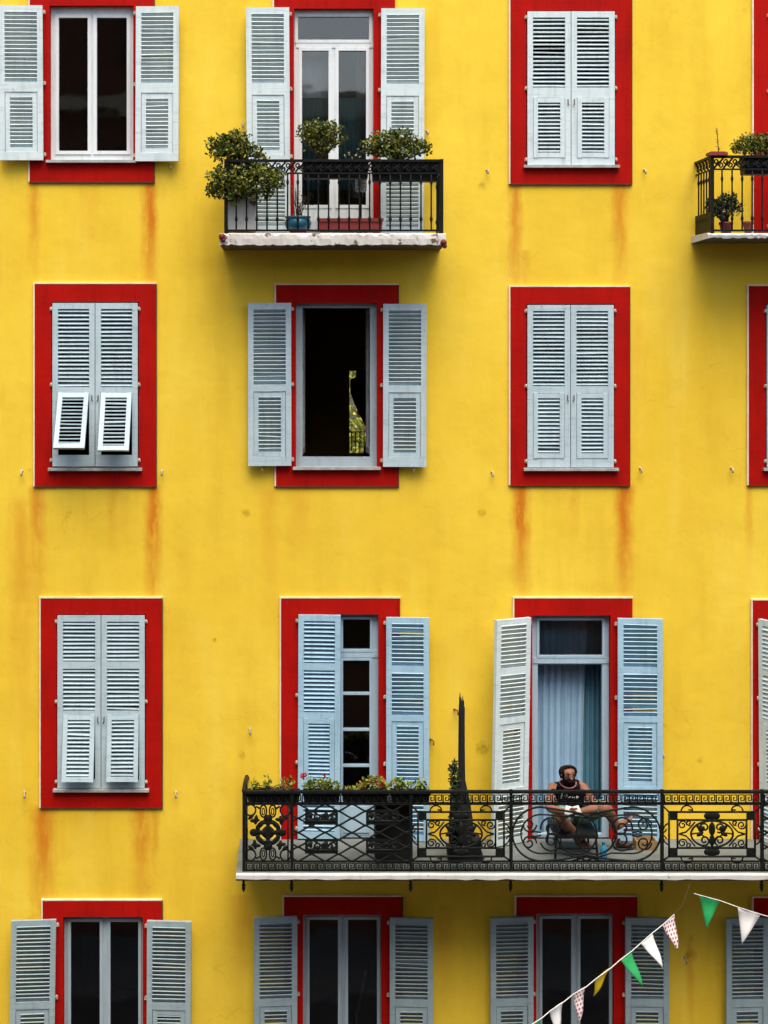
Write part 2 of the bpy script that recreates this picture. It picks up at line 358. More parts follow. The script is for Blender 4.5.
def build_wall():
    x0, x1, z0, z1 = X(-160), X(1010), 0.0, Z(-280)
    holes = []
    for (o, s) in OPEN.values(): holes.append((X(o[0]) - .03, X(o[1]) + .03, Z(o[3]) - (.03 if s[3] else 0.0), Z(o[2]) + .03))
    xs = sorted({x0, x1, *[h[0] for h in holes], *[h[1] for h in holes]}); zs = sorted({z0, z1, *[h[2] for h in holes], *[h[3] for h in holes]})
    def fill(a, step):
        out = [a[0]]
        for p, q in zip(a, a[1:]):
            n = max(1, int((q - p) / step)); out += [p + (q - p) * i / n for i in range(1, n + 1)]
        return out
    xs = fill(xs, .5); zs = fill(zs, .5)
    mb = MB(); nx = len(xs)
    vs = [(x, 0, z) for z in zs for x in xs]; fs = []
    for j in range(len(zs) - 1):
        for i in range(nx - 1):
            cx, cz = (xs[i] + xs[i + 1]) / 2, (zs[j] + zs[j + 1]) / 2
            if any(h[0] < cx < h[1] and h[2] < cz < h[3] for h in holes): continue
            fs.append((j * nx + i, j * nx + i + 1, (j + 1) * nx + i + 1, (j + 1) * nx + i))
    mb.add(vs, fs)
    yb = 5.0
    # sides, roof, back with one opening (seen through the open window of the middle floor)
    mb.add([(x0, 0, z0), (x0, yb, z0), (x0, yb, z1), (x0, 0, z1)], [(0, 3, 2, 1)])
    mb.add([(x1, 0, z0), (x1, yb, z0), (x1, yb, z1), (x1, 0, z1)], [(0, 1, 2, 3)])
    mb.add([(x0, 0, z1), (x1, 0, z1), (x1, yb, z1), (x0, yb, z1)], [(0, 1, 2, 3)])
    bx0, bx1, bz0, bz1 = X(349.5, -yb), X(374, -yb), Z(453, -yb), Z(371, -yb)
    g = [(x0, bx0, z0, z1), (bx1, x1, z0, z1), (bx0, bx1, z0, bz0), (bx0, bx1, bz1, z1)]
    for (a, b, c, d) in g: mb.add([(a, yb, c), (b, yb, c), (b, yb, d), (a, yb, d)], [(0, 1, 2, 3)])
    w = mb.build('wall', M['wall'], B, origin=(0, 0, 0))
    rf = MB(); rf.box(x0 - .25, x1 + .25, -.35, yb + .2, z1 + .003, z1 + .2); rf.box(x0 - .1, x1 + .1, -.18, -.003, z1 - .2, z1)
    rf.build('roof', M['opp_trim'], B)
build_wall()

def surround(k):
    (a, b, c, d), (sa, sb, sc, sd) = OPEN[k]
    y0, y1 = -.022, .22
    mb = MB(); bot = Z(d) if sd is None else Z(sd)
    mb.box(X(sa), X(sb), y0, y1, Z(c), Z(sc))
    mb.box(X(sa), X(a), y0, y1, bot if sd is None else Z(d), Z(c)); mb.box(X(b), X(sb), y0, y1, bot if sd is None else Z(d), Z(c))
    if sd is not None: mb.box(X(sa), X(sb), y0, y1, Z(sd), Z(d))
    o = mb.build('window_surround', M['red'], B)
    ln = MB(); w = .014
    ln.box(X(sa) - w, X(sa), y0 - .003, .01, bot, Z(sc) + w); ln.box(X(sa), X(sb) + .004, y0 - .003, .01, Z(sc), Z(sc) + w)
    ln.build('edge_line', M['white_line'], o)  # trompe l'oeil bevel: lit left and top edges painted white
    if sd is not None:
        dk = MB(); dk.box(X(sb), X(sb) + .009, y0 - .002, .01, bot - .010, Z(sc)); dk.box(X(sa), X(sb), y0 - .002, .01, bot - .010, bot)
        dk.build('edge_line', M['dark_line'], o)  # shaded right and bottom edges of the bevel painted dark
    return o
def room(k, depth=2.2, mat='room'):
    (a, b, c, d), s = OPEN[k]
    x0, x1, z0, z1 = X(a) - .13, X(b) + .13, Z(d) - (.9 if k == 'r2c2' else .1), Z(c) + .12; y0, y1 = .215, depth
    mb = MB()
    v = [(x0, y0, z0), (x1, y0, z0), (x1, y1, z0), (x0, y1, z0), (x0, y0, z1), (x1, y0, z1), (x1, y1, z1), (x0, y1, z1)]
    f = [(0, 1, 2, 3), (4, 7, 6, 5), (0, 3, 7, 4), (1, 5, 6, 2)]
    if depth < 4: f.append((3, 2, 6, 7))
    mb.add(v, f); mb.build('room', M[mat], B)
def sill(k, parent=None, mat='sill'):
    (a, b, c, d), s = OPEN[k]
    mb = MB(); mb.box(X(a) - .03, X(b) + .035, -.075, .2, Z(d) - .022, Z(d) + .004)
    mb.build('window_sill', M[mat], B)
def window(k, mat, glasses, rails=(), fw=3, panels=(), name='window', bars=(), sashw=2.5, opens=()):
    """outer frame in the opening, a sash ring and a pane for every glass rectangle (px)"""
    (a, b, c, d), s = OPEN[k]; D = -.07
    x0, x1, z0, z1 = X(a), X(b), Z(d), Z(c)
    f = MB(); t = fw * S
    holes = [(X(g[0], D) - .008, X(g[1], D) + .008, Z(g[3], D) - .008, Z(g[2], D) + .008) for g in glasses] + [(X(g[0], D), X(g[1], D), Z(g[3], D), Z(g[2], D)) for g in opens]
    xs = sorted({x0, x1, *[h[0] for h in holes], *[h[1] for h in holes]}); zs = sorted({z0 + .004, z1, *[h[2] for h in holes], *[h[3] for h in holes]})
    for j in range(len(zs) - 1):
        run = None
        for i in range(len(xs)):
            solid = False
            if i < len(xs) - 1:
                cx, cz = (xs[i] + xs[i + 1]) / 2, (zs[j] + zs[j + 1]) / 2
                solid = not any(h[0] < cx < h[1] and h[2] < cz < h[3] for h in holes)
            if solid and run is None: run = xs[i]
            if not solid and run is not None: f.box(run, xs[i], .12, .19, zs[j], zs[j + 1]); run = None
    for (ra, rb, rc, rd) in rails: f.box(X(ra, D), X(rb, D), .112, .186, Z(rd, D), Z(rc, D))
    o = f.build(name, M[mat], B)
    for (ga, gb, gc, gd) in glasses:
        sb = MB(); gx0, gx1, gz0, gz1 = X(ga, D), X(gb, D), Z(gd, D), Z(gc, D); w = sashw * S
        sb.box(gx0 - w, gx0, .108, .17, gz0 - w, gz1 + w); sb.box(gx1, gx1 + w, .108, .17, gz0 - w, gz1 + w)
        sb.box(gx0, gx1, .108, .17, gz1, gz1 + w); sb.box(gx0, gx1, .108, .17, gz0 - w, gz0)
        for (bx0, bx1, by0, by1) in bars:
            if ga - 1 <= (bx0 + bx1) / 2 <= gb + 1 and gc <= (by0 + by1) / 2 <= gd: sb.box(max(X(bx0, D), gx0), min(X(bx1, D), gx1), .113, .165, Z(by1, D), Z(by0, D))
        sb.build('sash', M[mat], o)
        pn = MB(); pn.box(gx0 + .001, gx1 - .001, .137, .141, gz0 + .001, gz1 - .001); pn.build('pane', M['glass'], o)
    for (pa, pb, pc, pd) in panels:
        pm = MB(); pm.box(X(pa, D), X(pb, D), .118, .165, Z(pd, D), Z(pc, D)); pm.box(X(pa + 3, D), X(pb - 3, D), .108, .118, Z(pd - 3, D), Z(pc + 3, D)); pm.build('door_panel', M[mat], o)
    o.location.y -= .06
    return o

# ------------------------------------------------------------------ shutters
HINGE = None
def shutter(hx, top, w, h, side, ang, secs, mat, flap=0.0, sag=0.0, pivot=-.048, messy=1.0, rng=R, offx=0.0, cat_hook=True):
    """side +1: hinged on the left edge, -1: on the right. h, w and secs in px from the leaf's top; ang = opening in degrees"""
    sgn = side; wm, hm = w * S, h * S
    st = .055; th0, th1 = -.004 , .040    # thickness in local y (pivot at 0)
    def bx(mb, x0, x1, y0, y1, z0, z1):
        xa, xb = (x0, x1) if sgn > 0 else (-x1, -x0)
        mb.box(xa, xb, y0, y1, z0, z1)
    mb = MB()
    bx(mb, 0, st, th0, th1, -hm, 0); bx(mb, wm - st, wm, th0, th1, -hm, 0)
    prev = 0.0
    edges = []
    for (kind, a, b) in secs: edges.append((prev, a)); prev = b
    edges.append((prev, h))
    for (a, b) in edges:
        if b - a > .3: bx(mb, st, wm - st, th0 + .003, th1 - .003, -b * S, -a * S)
    def slats(mb, x0, x1, za, zb, y=0.018, pitch=.0405, dep=None):
        dep = dep or ((.070 if top > 880 else .062 if top > 590 else .056) if ang > 20 else .038)
        n = max(2, int(round((za - zb) / pitch))); pt = (za - zb) / n
        for i in range(n):
            zc = za - pt * (i + .5)
            tl = rad((44 if ang > 20 else 33) + rng.gauss(0, 3.0) * messy); roll = rng.gauss(0, .005) * messy
            if rng.random() < .08 * messy: tl += rad(rng.uniform(-18, 16)); roll += rng.gauss(0, .018)
            m = Matrix.Translation((( x0 + x1) / 2 * sgn, y, zc)) @ Matrix.Rotation(roll, 4, 'Y') @ Matrix.Rotation(tl, 4, 'X')
            mb.box(-(x1 - x0) / 2, (x1 - x0) / 2, -dep / 2, dep / 2, -.0045, .0045, m)
    for (kind, a, b) in secs:
        if kind == 'L': slats(mb, st, wm - st, -a * S, -b * S)
    o = mb.build('shutter', mat, B, origin=(0, 0, 0), local=True)
    px, pz = X(hx) + offx, Z(top)
    a = -rad(ang) if sgn > 0 else rad(ang)
    o.location = Vector((px, pivot, pz)) - wt(B)
    o.rotation_euler = (0, rad(sag), a)
    for (kind, a_, b_) in secs:
        if kind != 'F': continue
        fm = MB(); fx0, fx1 = st + .004, wm - st - .004; fh = (b_ - a_) * S; fs = .045
        bx(fm, fx0, fx0 + fs, -.012, .026, -fh, 0); bx(fm, fx1 - fs, fx1, -.012, .026, -fh, 0)
        bx(fm, fx0 + fs, fx1 - fs, -.010, .024, -.05, -.003); bx(fm, fx0 + fs, fx1 - fs, -.010, .024, -fh + .002, -fh + .05)
        slats(fm, fx0 + fs, fx1 - fs, -.05, -fh + .05, y=.008, pitch=.039, dep=(.064 if top > 880 else .056 if top > 590 else .048) if ang > 20 else .040)
        fo = fm.build('shutter_flap', mat, o, origin=(0, 0, 0), local=True)
        fo.location = (0, 0.004, -a_ * S); f_ = flap if not isinstance(flap, tuple) else R.uniform(*flap)
        fo.rotation_euler = (-rad(f_), 0, 0)
        if not f_:
            # infill strips either side of the flap
            pass
    for zz in ((-.06, -hm * .5, -hm + .06) if hm < 1.9 else (-.06, -hm * .36, -hm * .66, -hm + .1)):
        hb = MB(); bx(hb, -.028, .03, .004, .012, zz - .014, zz + .014); hb.lathe((0 - .012 * sgn, -.004, zz - .02), [(.009, 0), (.009, .04)], 8)
        hb.build('hinge', M['hook'], o, local=True)
    lt = MB()
    zl = -secs[-1][1] * S - .02
    lx = (wm - .028) * sgn
    lt.tube([(lx, th0 + .004, zl), (lx, th0 - .016, zl), (lx, th0 - .016, zl - .05), (lx + .012 * sgn, th0 - .012, zl - .06)], .005, 6)
    lt.build('latch', M['iron2'], o, local=True)
    return o
SEC_W = [('L', 6, 76), ('F', 86, 146)]
SEC_C = [('L', 6, 81), ('F', 88, 153)]
SEC_3 = [('L', 6, 46), ('L', 53, 95), ('F', 99, 164)]
SEC_D = [('L', 6, 48), ('L', 55, 97), ('F', 103, 167), ('L', 174, 216)]
SEC_D1 = [('L', 6, 75), ('F', 87, 147), ('L', 158, 217)]

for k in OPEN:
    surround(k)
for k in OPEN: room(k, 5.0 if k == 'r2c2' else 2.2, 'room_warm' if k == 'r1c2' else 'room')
for k in ('r1c1', 'r1c3', 'r2c1', 'r2c2', 'r2c3', 'r2c4', 'r3c1', 'r4c1', 'r4c2', 'r4c3', 'r4c4'): sill(k)

sw, sg, sb_, sl = M['sh_white'], M['sh_grey'], M['sh_blue'], M['sh_shade']
def pair_open(hl, hr, top, h, w, secs, mat, a1=178, a2=178, s1=0, s2=0):
    shutter(hl, top, w, h, +1, a1, secs, mat, sag=s1); shutter(hr, top + (1 if h > 100 else 0), w, h, -1, a2, secs, mat, sag=s2)
def pair_closed(x0, x1, top, h, secs, mat, f1=0, f2=0, a1=0, a2=0):
    w = (x1 - x0) / 2 - .35
    shutter(x0, top, w, h, +1, a1, secs, mat, flap=f1, pivot=-.034); shutter(x1, top, w, h, -1, a2, secs, mat, flap=f2, pivot=-.034)
# floor 1 (top)
pair_open(43.5, 137, 7, 154, 43, SEC_W, sw, 176, 177, .3, -.25)
pair_open(289, 381, 9, 224, 43, SEC_D1, sw, 177, 178, .35, -.2)
pair_closed(527, 614, 12, 154, SEC_W, sw)
pair_closed(769, 857, 10, 226, SEC_D1, sw)
# floor 2
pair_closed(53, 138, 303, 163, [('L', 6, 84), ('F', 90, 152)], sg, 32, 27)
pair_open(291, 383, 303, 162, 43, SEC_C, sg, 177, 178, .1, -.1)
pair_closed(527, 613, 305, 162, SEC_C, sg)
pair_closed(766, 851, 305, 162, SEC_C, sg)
# floor 3
pair_closed(58, 145, 615, 172, SEC_3, sg, 11, 9)
shutter(298.5, 614, 42, 223, +1, 3, SEC_D, sb_, sag=.2)
shutter(386, 616, 42.5, 222, -1, 177, SEC_D, sb_)
shutter(528, 616, 42, 222, +1, 150, SEC_D, sw, sag=-1.2)
shutter(616.5, 617, 44, 221, -1, 176, SEC_D, sb_)
shutter(757, 618, 43, 220, +1, 62, SEC_D, sw, sag=-.6)
shutter(864, 617, 43, 221, -1, 176, SEC_D, sb_)
# floor 4
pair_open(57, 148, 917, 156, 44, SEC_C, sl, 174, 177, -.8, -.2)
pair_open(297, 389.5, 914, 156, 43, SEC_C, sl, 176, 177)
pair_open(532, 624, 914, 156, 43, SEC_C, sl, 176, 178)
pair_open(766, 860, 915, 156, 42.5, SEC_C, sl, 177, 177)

# ------------------------------------------------------------------ windows and doors
window('r1c1', 'frame_white', [(59, 88, 18, 151), (97, 127, 18, 151)], fw=5, sashw=3.5)
window('r1c2', 'frame_white', [(298, 369, 17, 40), (302, 328.5, 51, 205), (338.5, 366, 51, 205)], rails=[(296, 374, 41, 48)], fw=3, panels=[(299, 332, 207, 234), (336, 369, 207, 234)], sashw=3.2, name='balcony_door')
# middle floor: the casement stands open inwards
w2 = window('r2c2', 'frame_grey', [], opens=[(302.5, 370, 308, 457)])
for sx, hx in ((1, 301.5), (-1, 371.5)):
    sh = MB(); Hx = X(hx)
    m = Matrix.Translation((Hx, .19, 0)) @ Matrix.Rotation(rad(84) * sx, 4, 'Z')
    za, zb = Z(309), Z(456); wd = .36
    def sbx(a, b, c, d, y0=0, y1=.05):
        sh.box(min(a * sx, b * sx), max(a * sx, b * sx), y0, y1, c, d, m)
    sbx(0, .05, zb, za); sbx(wd - .05, wd, zb, za); sbx(.05, wd - .05, za - .05, za); sbx(.05, wd - .05, zb, zb + .06)
    so = sh.build('sash', M['sill'], w2)
    pn = MB(); sxa, sxb = sorted((.05 * sx, (wd - .05) * sx)); pn.box(sxa, sxb, .022, .027, zb + .06, za - .05, m); pn.build('pane', M['glass'], w2)
window('r3c2', 'frame_blue', [(302, 334, 619, 649), (343, 370, 619, 649), (304, 334, 660, 800), (343, 369.5, 660, 800)], rails=[(300, 378, 650, 657)],
       panels=[(302, 336, 803, 835), (341, 372, 803, 835)], bars=[(300, 340, 692, 694.5), (300, 340, 728, 730.5), (300, 340, 764, 766.5), (341, 380, 692, 694.5), (341, 380, 728, 730.5), (341, 380, 764, 766.5)], name='balcony_door')
window('r3c3', 'frame_blue', [(539, 602, 620, 655)], rails=[(533, 609.5, 657.5, 663)], opens=[(537.5, 602, 664, 834)], name='balcony_door')
for k, gl in (('r4c1', [(71, 100, 921, 1060), (110.5, 138.5, 921, 1060)]), ('r4c2', [(309.5, 338, 919, 1060), (348, 377, 919, 1060)]), ('r4c3', [(542, 571, 918, 1060), (580, 609, 918, 1060)]), ('r4c4', [(779, 808, 918, 1060), (818, 847, 918, 1060)])):
    window(k, 'frame_grey', gl, fw=3, sashw=3)
window('r3c4', 'frame_blue', [(776, 806, 660, 800), (818, 846, 660, 800)], rails=[(771, 852, 650, 657)], panels=[(775, 809, 803, 835), (814, 848, 803, 835)], name='balcony_door')

# shutter catches on the wall
for (px, py) in [(171, 166), (487, 170), (644, 170), (22, 471), (162, 471), (492, 472), (640, 468), (731, 468), (25, 792), (176, 792), (250, 729), (243, 124), (427, 131), (262, 467), (413, 467), (662, 752), (685, 957)]:
    h = MB(); p = P(px, py)
    h.tube([p + Vector((0, .01, 0)), p + Vector((0, -.05, 0)), p + Vector((.004, -.06, -.012)), p + Vector((.004, -.062, -.045))], [.006, .006, .008, .009], 6)
    h.ell(p + Vector((0, -.004, 0)), .014, .006, .014); h.build('shutter_catch', M['hook'], B)
for (px, py) in [(433, 740), (457, 710)]:
    h = MB(); p = P(px, py); h.tube([p + Vector((-.03, 0, .01)), p + Vector((0, -.08, .01)), p + Vector((0, -.09, -.03))], .008, 6); h.build('wall_hook', M['rust'], B)

# ------------------------------------------------------------------ ironwork helpers
def spiral(cx, cz, r0, r1, a0, a1, n=26):
    return [(cx + (r0 + (r1 - r0) * i / n) * math.cos(a0 + (a1 - a0) * i / n), cz + (r0 + (r1 - r0) * i / n) * math.sin(a0 + (a1 - a0) * i / n)) for i in range(n + 1)]
def arc(cx, cz, rx, rz, a0, a1, n=24):
    return [(cx + rx * math.cos(rad(a0 + (a1 - a0) * i / n)), cz + rz * math.sin(rad(a0 + (a1 - a0) * i / n))) for i in range(n + 1)]
class Iron(MB):
    """draws in photograph pixels (x right, y down) on the railing plane at depth d"""
    def __init__(s, d): super().__init__(); s.d = d
    def pt(s, p, dy=0): q = P(p[0], p[1], s.d); return Vector((q.x, q.y + dy, q.z))
    def line(s, pts, r=.0075, n=6): r = r * 1.18; s.tube([s.pt(p) for p in pts], r, n)
    def blob(s, x, y, rx, ry, ang=0): s.ell(s.pt((x, y)), rx * S, .012, ry * S, 10, 6, Matrix.Rotation(rad(ang), 3, 'Y'))
    def plate(s, x0, x1, y0, y1, t=.014): s.pbox(x0, x1, y0, y1, s.d - t / 2, s.d + t / 2, s.d)
def meander(ir, x0, x1, y0, y1):
    n = max(1, round((x1 - x0) / 7.6)); p = (x1 - x0) / n; h = y1 - y0
    for i in range(n):
        a = x0 + i * p
        ir.line([(a + .08 * p, y1), (a + .08 * p, y0 + .14 * h), (a + .86 * p, y0 + .14 * h), (a + .86 * p, y0 + .70 * h), (a + .40 * p, y0 + .70 * h), (a + .40 * p, y0 + .42 * h), (a + .62 * p, y0 + .42 * h)], .0062, 4)
        ir.line([(a + .08 * p, y1 - .08 * h), (a + 1.08 * p, y1 - .08 * h)], .0058, 4)
def square_post(mb, px, d, zb, zt, w=.022):
    mb.box(X(px, d) - w / 2, X(px, d) + w / 2, -d - w / 2, -d + w / 2, zb, zt)

# ---- long balcony
DR, DF = .95, 1.0
floor3 = Z(873, DF)
def long_balcony():
    xl, xr = X(236, DF), X(936, DF)
    sl_ = MB()
    n = 70
    # slab with a slightly uneven front lip
    prof = lambda k: (R.uniform(-.004, .004), R.uniform(-.006, .006))
    rows = []
    for i in range(n + 1):
        x = xl + (xr - xl) * i / n; a, b = prof(i)
        rows.append([(x, -.002, floor3), (x, -DF + a, floor3), (x, -DF + a - .012, floor3 - .02), (x, -DF + a - .012, floor3 - .058 + b), (x, -DF + .05, floor3 - .09), (x, -.002, floor3 - .11)])
    vs = [p for r in rows for p in r]; k = 6; fs = []
    for i in range(n):
        for j in range(k):
            j2 = (j + 1) % k; fs.append((i * k + j, i * k + j2, (i + 1) * k + j2, (i + 1) * k + j))
    fs += [tuple(range(k - 1, -1, -1)), tuple(n * k + j for j in range(k))]
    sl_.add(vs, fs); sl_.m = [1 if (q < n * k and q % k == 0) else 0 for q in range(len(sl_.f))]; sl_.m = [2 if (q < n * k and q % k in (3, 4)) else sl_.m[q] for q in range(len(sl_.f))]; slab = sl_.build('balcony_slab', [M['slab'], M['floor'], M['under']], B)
    posts = [244, 292, 411, 511, 662, 762, 882, 930]
    rail = MB(); T = lambda y: Z(y, DR)
    xa, xb = X(posts[0], DR), X(posts[-1], DR)
    for (y0, y1, w) in ((790.5, 793, .05), (803.4, 804.8, .018), (860.6, 862, .018), (870.6, 872.2, .022)):
        rail.box(xa - .01, xb + .01, -DR - w / 2, -DR + w / 2, T(y1), T(y0))
        for xs in (xa, xb):
            if y0 < 800:
                for (dy, z_) in ((0, 0),): rail.tube([(xs, -DR + .02, T(791.8)), (xs, -.5, T(791.8) - .03), (xs, -.15, T(791.8) - .085), (xs, -.002, T(791.8) - .14)], .022, 8)
                continue
            if y0 < 810: continue
            rail.box(xs - w * .4, xs + w * .4, -DR + w / 2, -.002, T(y1) + .001, T(y0) - .001)
    for y in (1, 2, 3, 4, 5, 6, 7, 8, 9):
        for xs in (xa, xb): rail.box(xs - .006, xs + .006, -DR + y * .095 - .006, -DR + y * .095 + .006, T(870.6), T(793) - .02 - .10 * (y / 9) ** 2)
    rl = rail.build('balcony_railing', M['iron'], B)
    for p in posts:
        m = MB(); square_post(m, p, DR, floor3 - .001, Z(790, DR) + .004, .03); m.build('railing_post', M['iron'], rl)
        f = MB(); q = P(p - .4, 881, DF - .06)
        f.lathe((q.x, q.y, floor3 - .20), [(.002, 0), (.010, .012), (.020, .04), (.012, .055), (.022, .065), (.012, .08), (.014, .14)], 10)
        f.build('drop_finial', M['iron'], slab)
    for a, b in zip(posts, posts[1:]):
        for (y0, y1) in ((793.6, 803.4), (862, 870.4)):
            ir = Iron(DR); meander(ir, a + 2, b - 2, y0, y1); ir.build('meander_band', M['iron'], rl)
    # panel types
    def star(a, b):
        ir = Iron(DR); cx, cy = (a + b) / 2, 832.5
        for i in range(4):
            an = i * 90; dx, dy = math.cos(rad(an)), math.sin(rad(an))
            ir.blob(cx + dx * 9, cy + dy * 9.5, 2.8, 2.8); ir.blob(cx + dx * 14, cy + dy * 14, 4.2, 3.8); ir.blob(cx + dx * 5, cy + dy * 5, 2.6, 2.6)
            an += 45; dx, dy = math.cos(rad(an)), math.sin(rad(an))
            ir.blob(cx + dx * 11, cy + dy * 11, 6.0, 2.5, -an); ir.blob(cx + dx * 18.5, cy + dy * 17, 4.8, 2.0, -an + 38); ir.blob(cx + dx * 17, cy + dy * 18, 4.8, 2.0, -an - 38)
            ir.blob(cx + dx * 24, cy + dy * 22, 3.6, 1.8, -an)
        ir.blob(cx, cy, 6.2, 6.2)
        for i in range(8): ir.blob(cx + 10.5 * math.cos(rad(i * 45 + 22)), cy + 10.5 * math.sin(rad(i * 45 + 22)), 1.7, 1.7)
        for sy in (-1, 1):
            for sx in (-1, 1):
                ir.line(arc(cx + sx * 4.6, cy + sy * 21.5, 3.2, 6, 0, 360)); ir.line(arc(cx + sx * 4.6, cy + sy * 21.0, 1.3, 3.4, 0, 360, 12), .005)
                ir.line(arc(cx + sx * 17.5, cy + sy * 22.5, 5.2, 5.6, 0, 360)); ir.line([(cx + sx * 8, cy + sy * 24), (cx + sx * 12, cy + sy * 26)])
        ir.line([(a + 3, 805), (a + 3, 860)]); ir.line([(b - 4, 805), (b - 4, 860)])
        return ir
    def lattice(a, b):
        ir = Iron(DR); w = b - a
        for k in range(8):
            pts = []; base = 804 + 7.15 * k
            for i in range(91):
                x = a + w * i / 90; t = ((x - a - 6) / 27.0 + .5 * (k % 2)) % 1.0; tri = 1 - abs(2 * t - 1)
                tri = tri * .7 + .3 * (.5 - .5 * math.cos(math.pi * tri)); pts.append((x, base + 7.15 * tri))
            ir.line(pts, .0078)
        for (x0, x1) in ((a + 13, a + 46), (a + 74, a + 107)):
            for (y0, y1) in ((810, 824.5), (839, 853.5)):
                for q in ((x0, x1, y0, y0 + 2.4), (x0, x1, y1 - 2.4, y1), (x0, x0 + 2.4, y0 + 2.4, y1 - 2.4), (x1 - 2.4, x1, y0 + 2.4, y1 - 2.4)): ir.plate(*q)
                for i in range(4):
                    cx = x0 + 5 + (x1 - x0 - 10) * i / 3; cy = (y0 + y1) / 2
                    ir.blob(cx, cy + (2 if i % 2 else -2), 3.2, 2.2, 40 if i % 2 else -40); ir.line(spiral(cx, cy, 4.4, 1.0, i, i + 8, 16), .0075)
                ir.line([(x0, (y0 + y1) / 2 + 3.8), (x1, (y0 + y1) / 2 + 3.8)], .012)
        return ir
    def framed(a, b):
        ir = Iron(DR); i0, i1, j0, j1 = a + 7, b - 7, 812, 856.5
        o0, o1, q0, q1 = a + 15.5, b - 15.5, 820, 848
        for (x0, y0, x1, y1) in ((i0, j0, i1, j1), (o0, q0, o1, q1)):
            ir.line([(x0, y0), (x1, y0)], .0085); ir.line([(x0, y1), (x1, y1)], .0085); ir.line([(x0, y0), (x0, y1)], .0085); ir.line([(x1, y0), (x1, y1)], .0085)
        for (x0, x1) in ((i0, o0), (o1, i1)):
            for (y0, y1) in ((j0, q0), (q1, j1)): ir.plate(x0, x1, y0, y1)
        ir.line([(a, 805), (i0, j0)]); ir.line([(b, 805), (i1, j0)]); ir.line([(a, 861), (i0, j1)]); ir.line([(b, 861), (i1, j1)])
        cx = (a + b) / 2
        for cy in (816, 852):
            ir.blob(cx, cy, 6, 4.2); ir.blob(cx - 5, cy, 3, 3); ir.blob(cx + 5, cy, 3, 3)
        for sx in (-1, 1):
            for (yy, s2) in ((j0, -1), (j1, 1)):
                ox = cx + sx * 25
                ir.line([(ox - sx * -6, yy)] + [(ox + sx * 6 * math.cos(rad(t)), yy + s2 * 6.5 * math.sin(rad(t))) for t in range(10, 170, 12)] + [(ox - sx * 4, yy + s2 * 2), (ox - sx * 1.5, yy + s2 * 2.2)], .0062)
            ix = i0 if sx < 0 else i1
            for s2 in (-1, 1):
                ir.line([(ix, 834 + s2 * 10)] + [(ix + sx * 6.0 * math.sin(rad(t)), 834 + s2 * (1.5 + 9 * math.cos(rad(t)))) for t in range(10, 100, 12)] + [(ix + sx * 3.5, 834 + s2 * 3), (ix + sx * 2.6, 834 + s2 * 5)], .0062)
        ir.line(arc(cx, 834, 21, 13.2, 0, 360, 40), .0085)
        for sx in (-1, 1):
            for sy in (-1, 1):
                ir.line([(cx + sx * 33, 834), (cx + sx * 26, 834 + sy * 2), (cx + sx * 22, 834 + sy * 6), (cx + sx * 17, 834 + sy * 12)], .007)
                ir.line(spiral(cx + sx * 29.5, 834 + sy * 9, 4.4, 1.2, 0, 8.5 * sx, 22), .0062); ir.line(spiral(cx + sx * 23, 834 + sy * 11.2, 2.8, .9, 1, 8, 16), .0062)
                ir.line(spiral(cx + sx * 7.5, 834 + sy * 6.5, 5.2, 1.4, 2, 2 + 8 * sx * sy, 22), .0075)
                ir.blob(cx + sx * 12, 834 + sy * 3 - 3, 3.8, 2.0, 30 * sx * sy)
            ir.blob(cx + sx * 10.5, 829, 3.5, 2.8, 30 * sx)
            ir.line([(cx, 846), (cx + sx * 5, 838), (cx + sx * 14, 833), (cx + sx * 20, 834)], .0065)
        ir.blob(cx, 829, 3.2, 6.5); ir.blob(cx, 840, 2.6, 5.5); ir.line([(cx, 820), (cx, 848)], .009)
        return ir
    def scrolls(a, b):
        ir = Iron(DR); cx, cy = (a + b) / 2, 834; hw = (b - a) / 2
        # outer stadium of two sweeping C curves
        for sx in (-1, 1):
            e = cx + sx * (hw - 30)
            ir.line([(cx + sx * 4, 814), (cx + sx * 20, 811)] + [(e + sx * 28.5 * math.cos(rad(t)), cy - 27 * math.sin(rad(t))) for t in range(90, -91, -9)] + [(cx + sx * 25, 859.5), (cx, 855.5)], .0085)
            ir.line([(cx - sx * 2, 818), (cx + sx * 20, 816)] + [(e + sx * 20 * math.cos(rad(t)), cy - 19.5 * math.sin(rad(t))) for t in range(90, -91, -10)] + [(cx + sx * 25, 853), (cx, 860.5)], .0068)
            for sy in (-1, 1):
                ir.line(spiral(e - sx * 11, cy + sy * 6.5, 11.5, 1.8, (0.2 if sx > 0 else math.pi - .2), (0.2 if sx > 0 else math.pi - .2) + sx * sy * 10.2, 40), .0078)
                ir.line(spiral(e + sx * 12, cy + sy * 9, 7.6, 1.6, 0, sx * sy * 9.0, 30), .0070)
                ir.line([(e, cy + sy * 1.5), (e + sx * 6, cy + sy * 2.5), (e + sx * 10, cy + sy * 1.6)], .0066)
            ir.line(arc(cx + sx * 9.5, cy, 20, 20, 0, 360, 40), .0078)
        ir.line([(cx - 15, 861), (cx, 857), (cx + 15, 861)], .007)
        return ir
    for fn, a, b in ((star, 244, 292), (lattice, 292, 411), (framed, 411, 511), (scrolls, 511, 662), (framed, 662, 762), (lattice, 762, 882), (star, 882, 930)):
        fn(a, b).build('railing_panel', M['iron'], rl)
long_balcony()

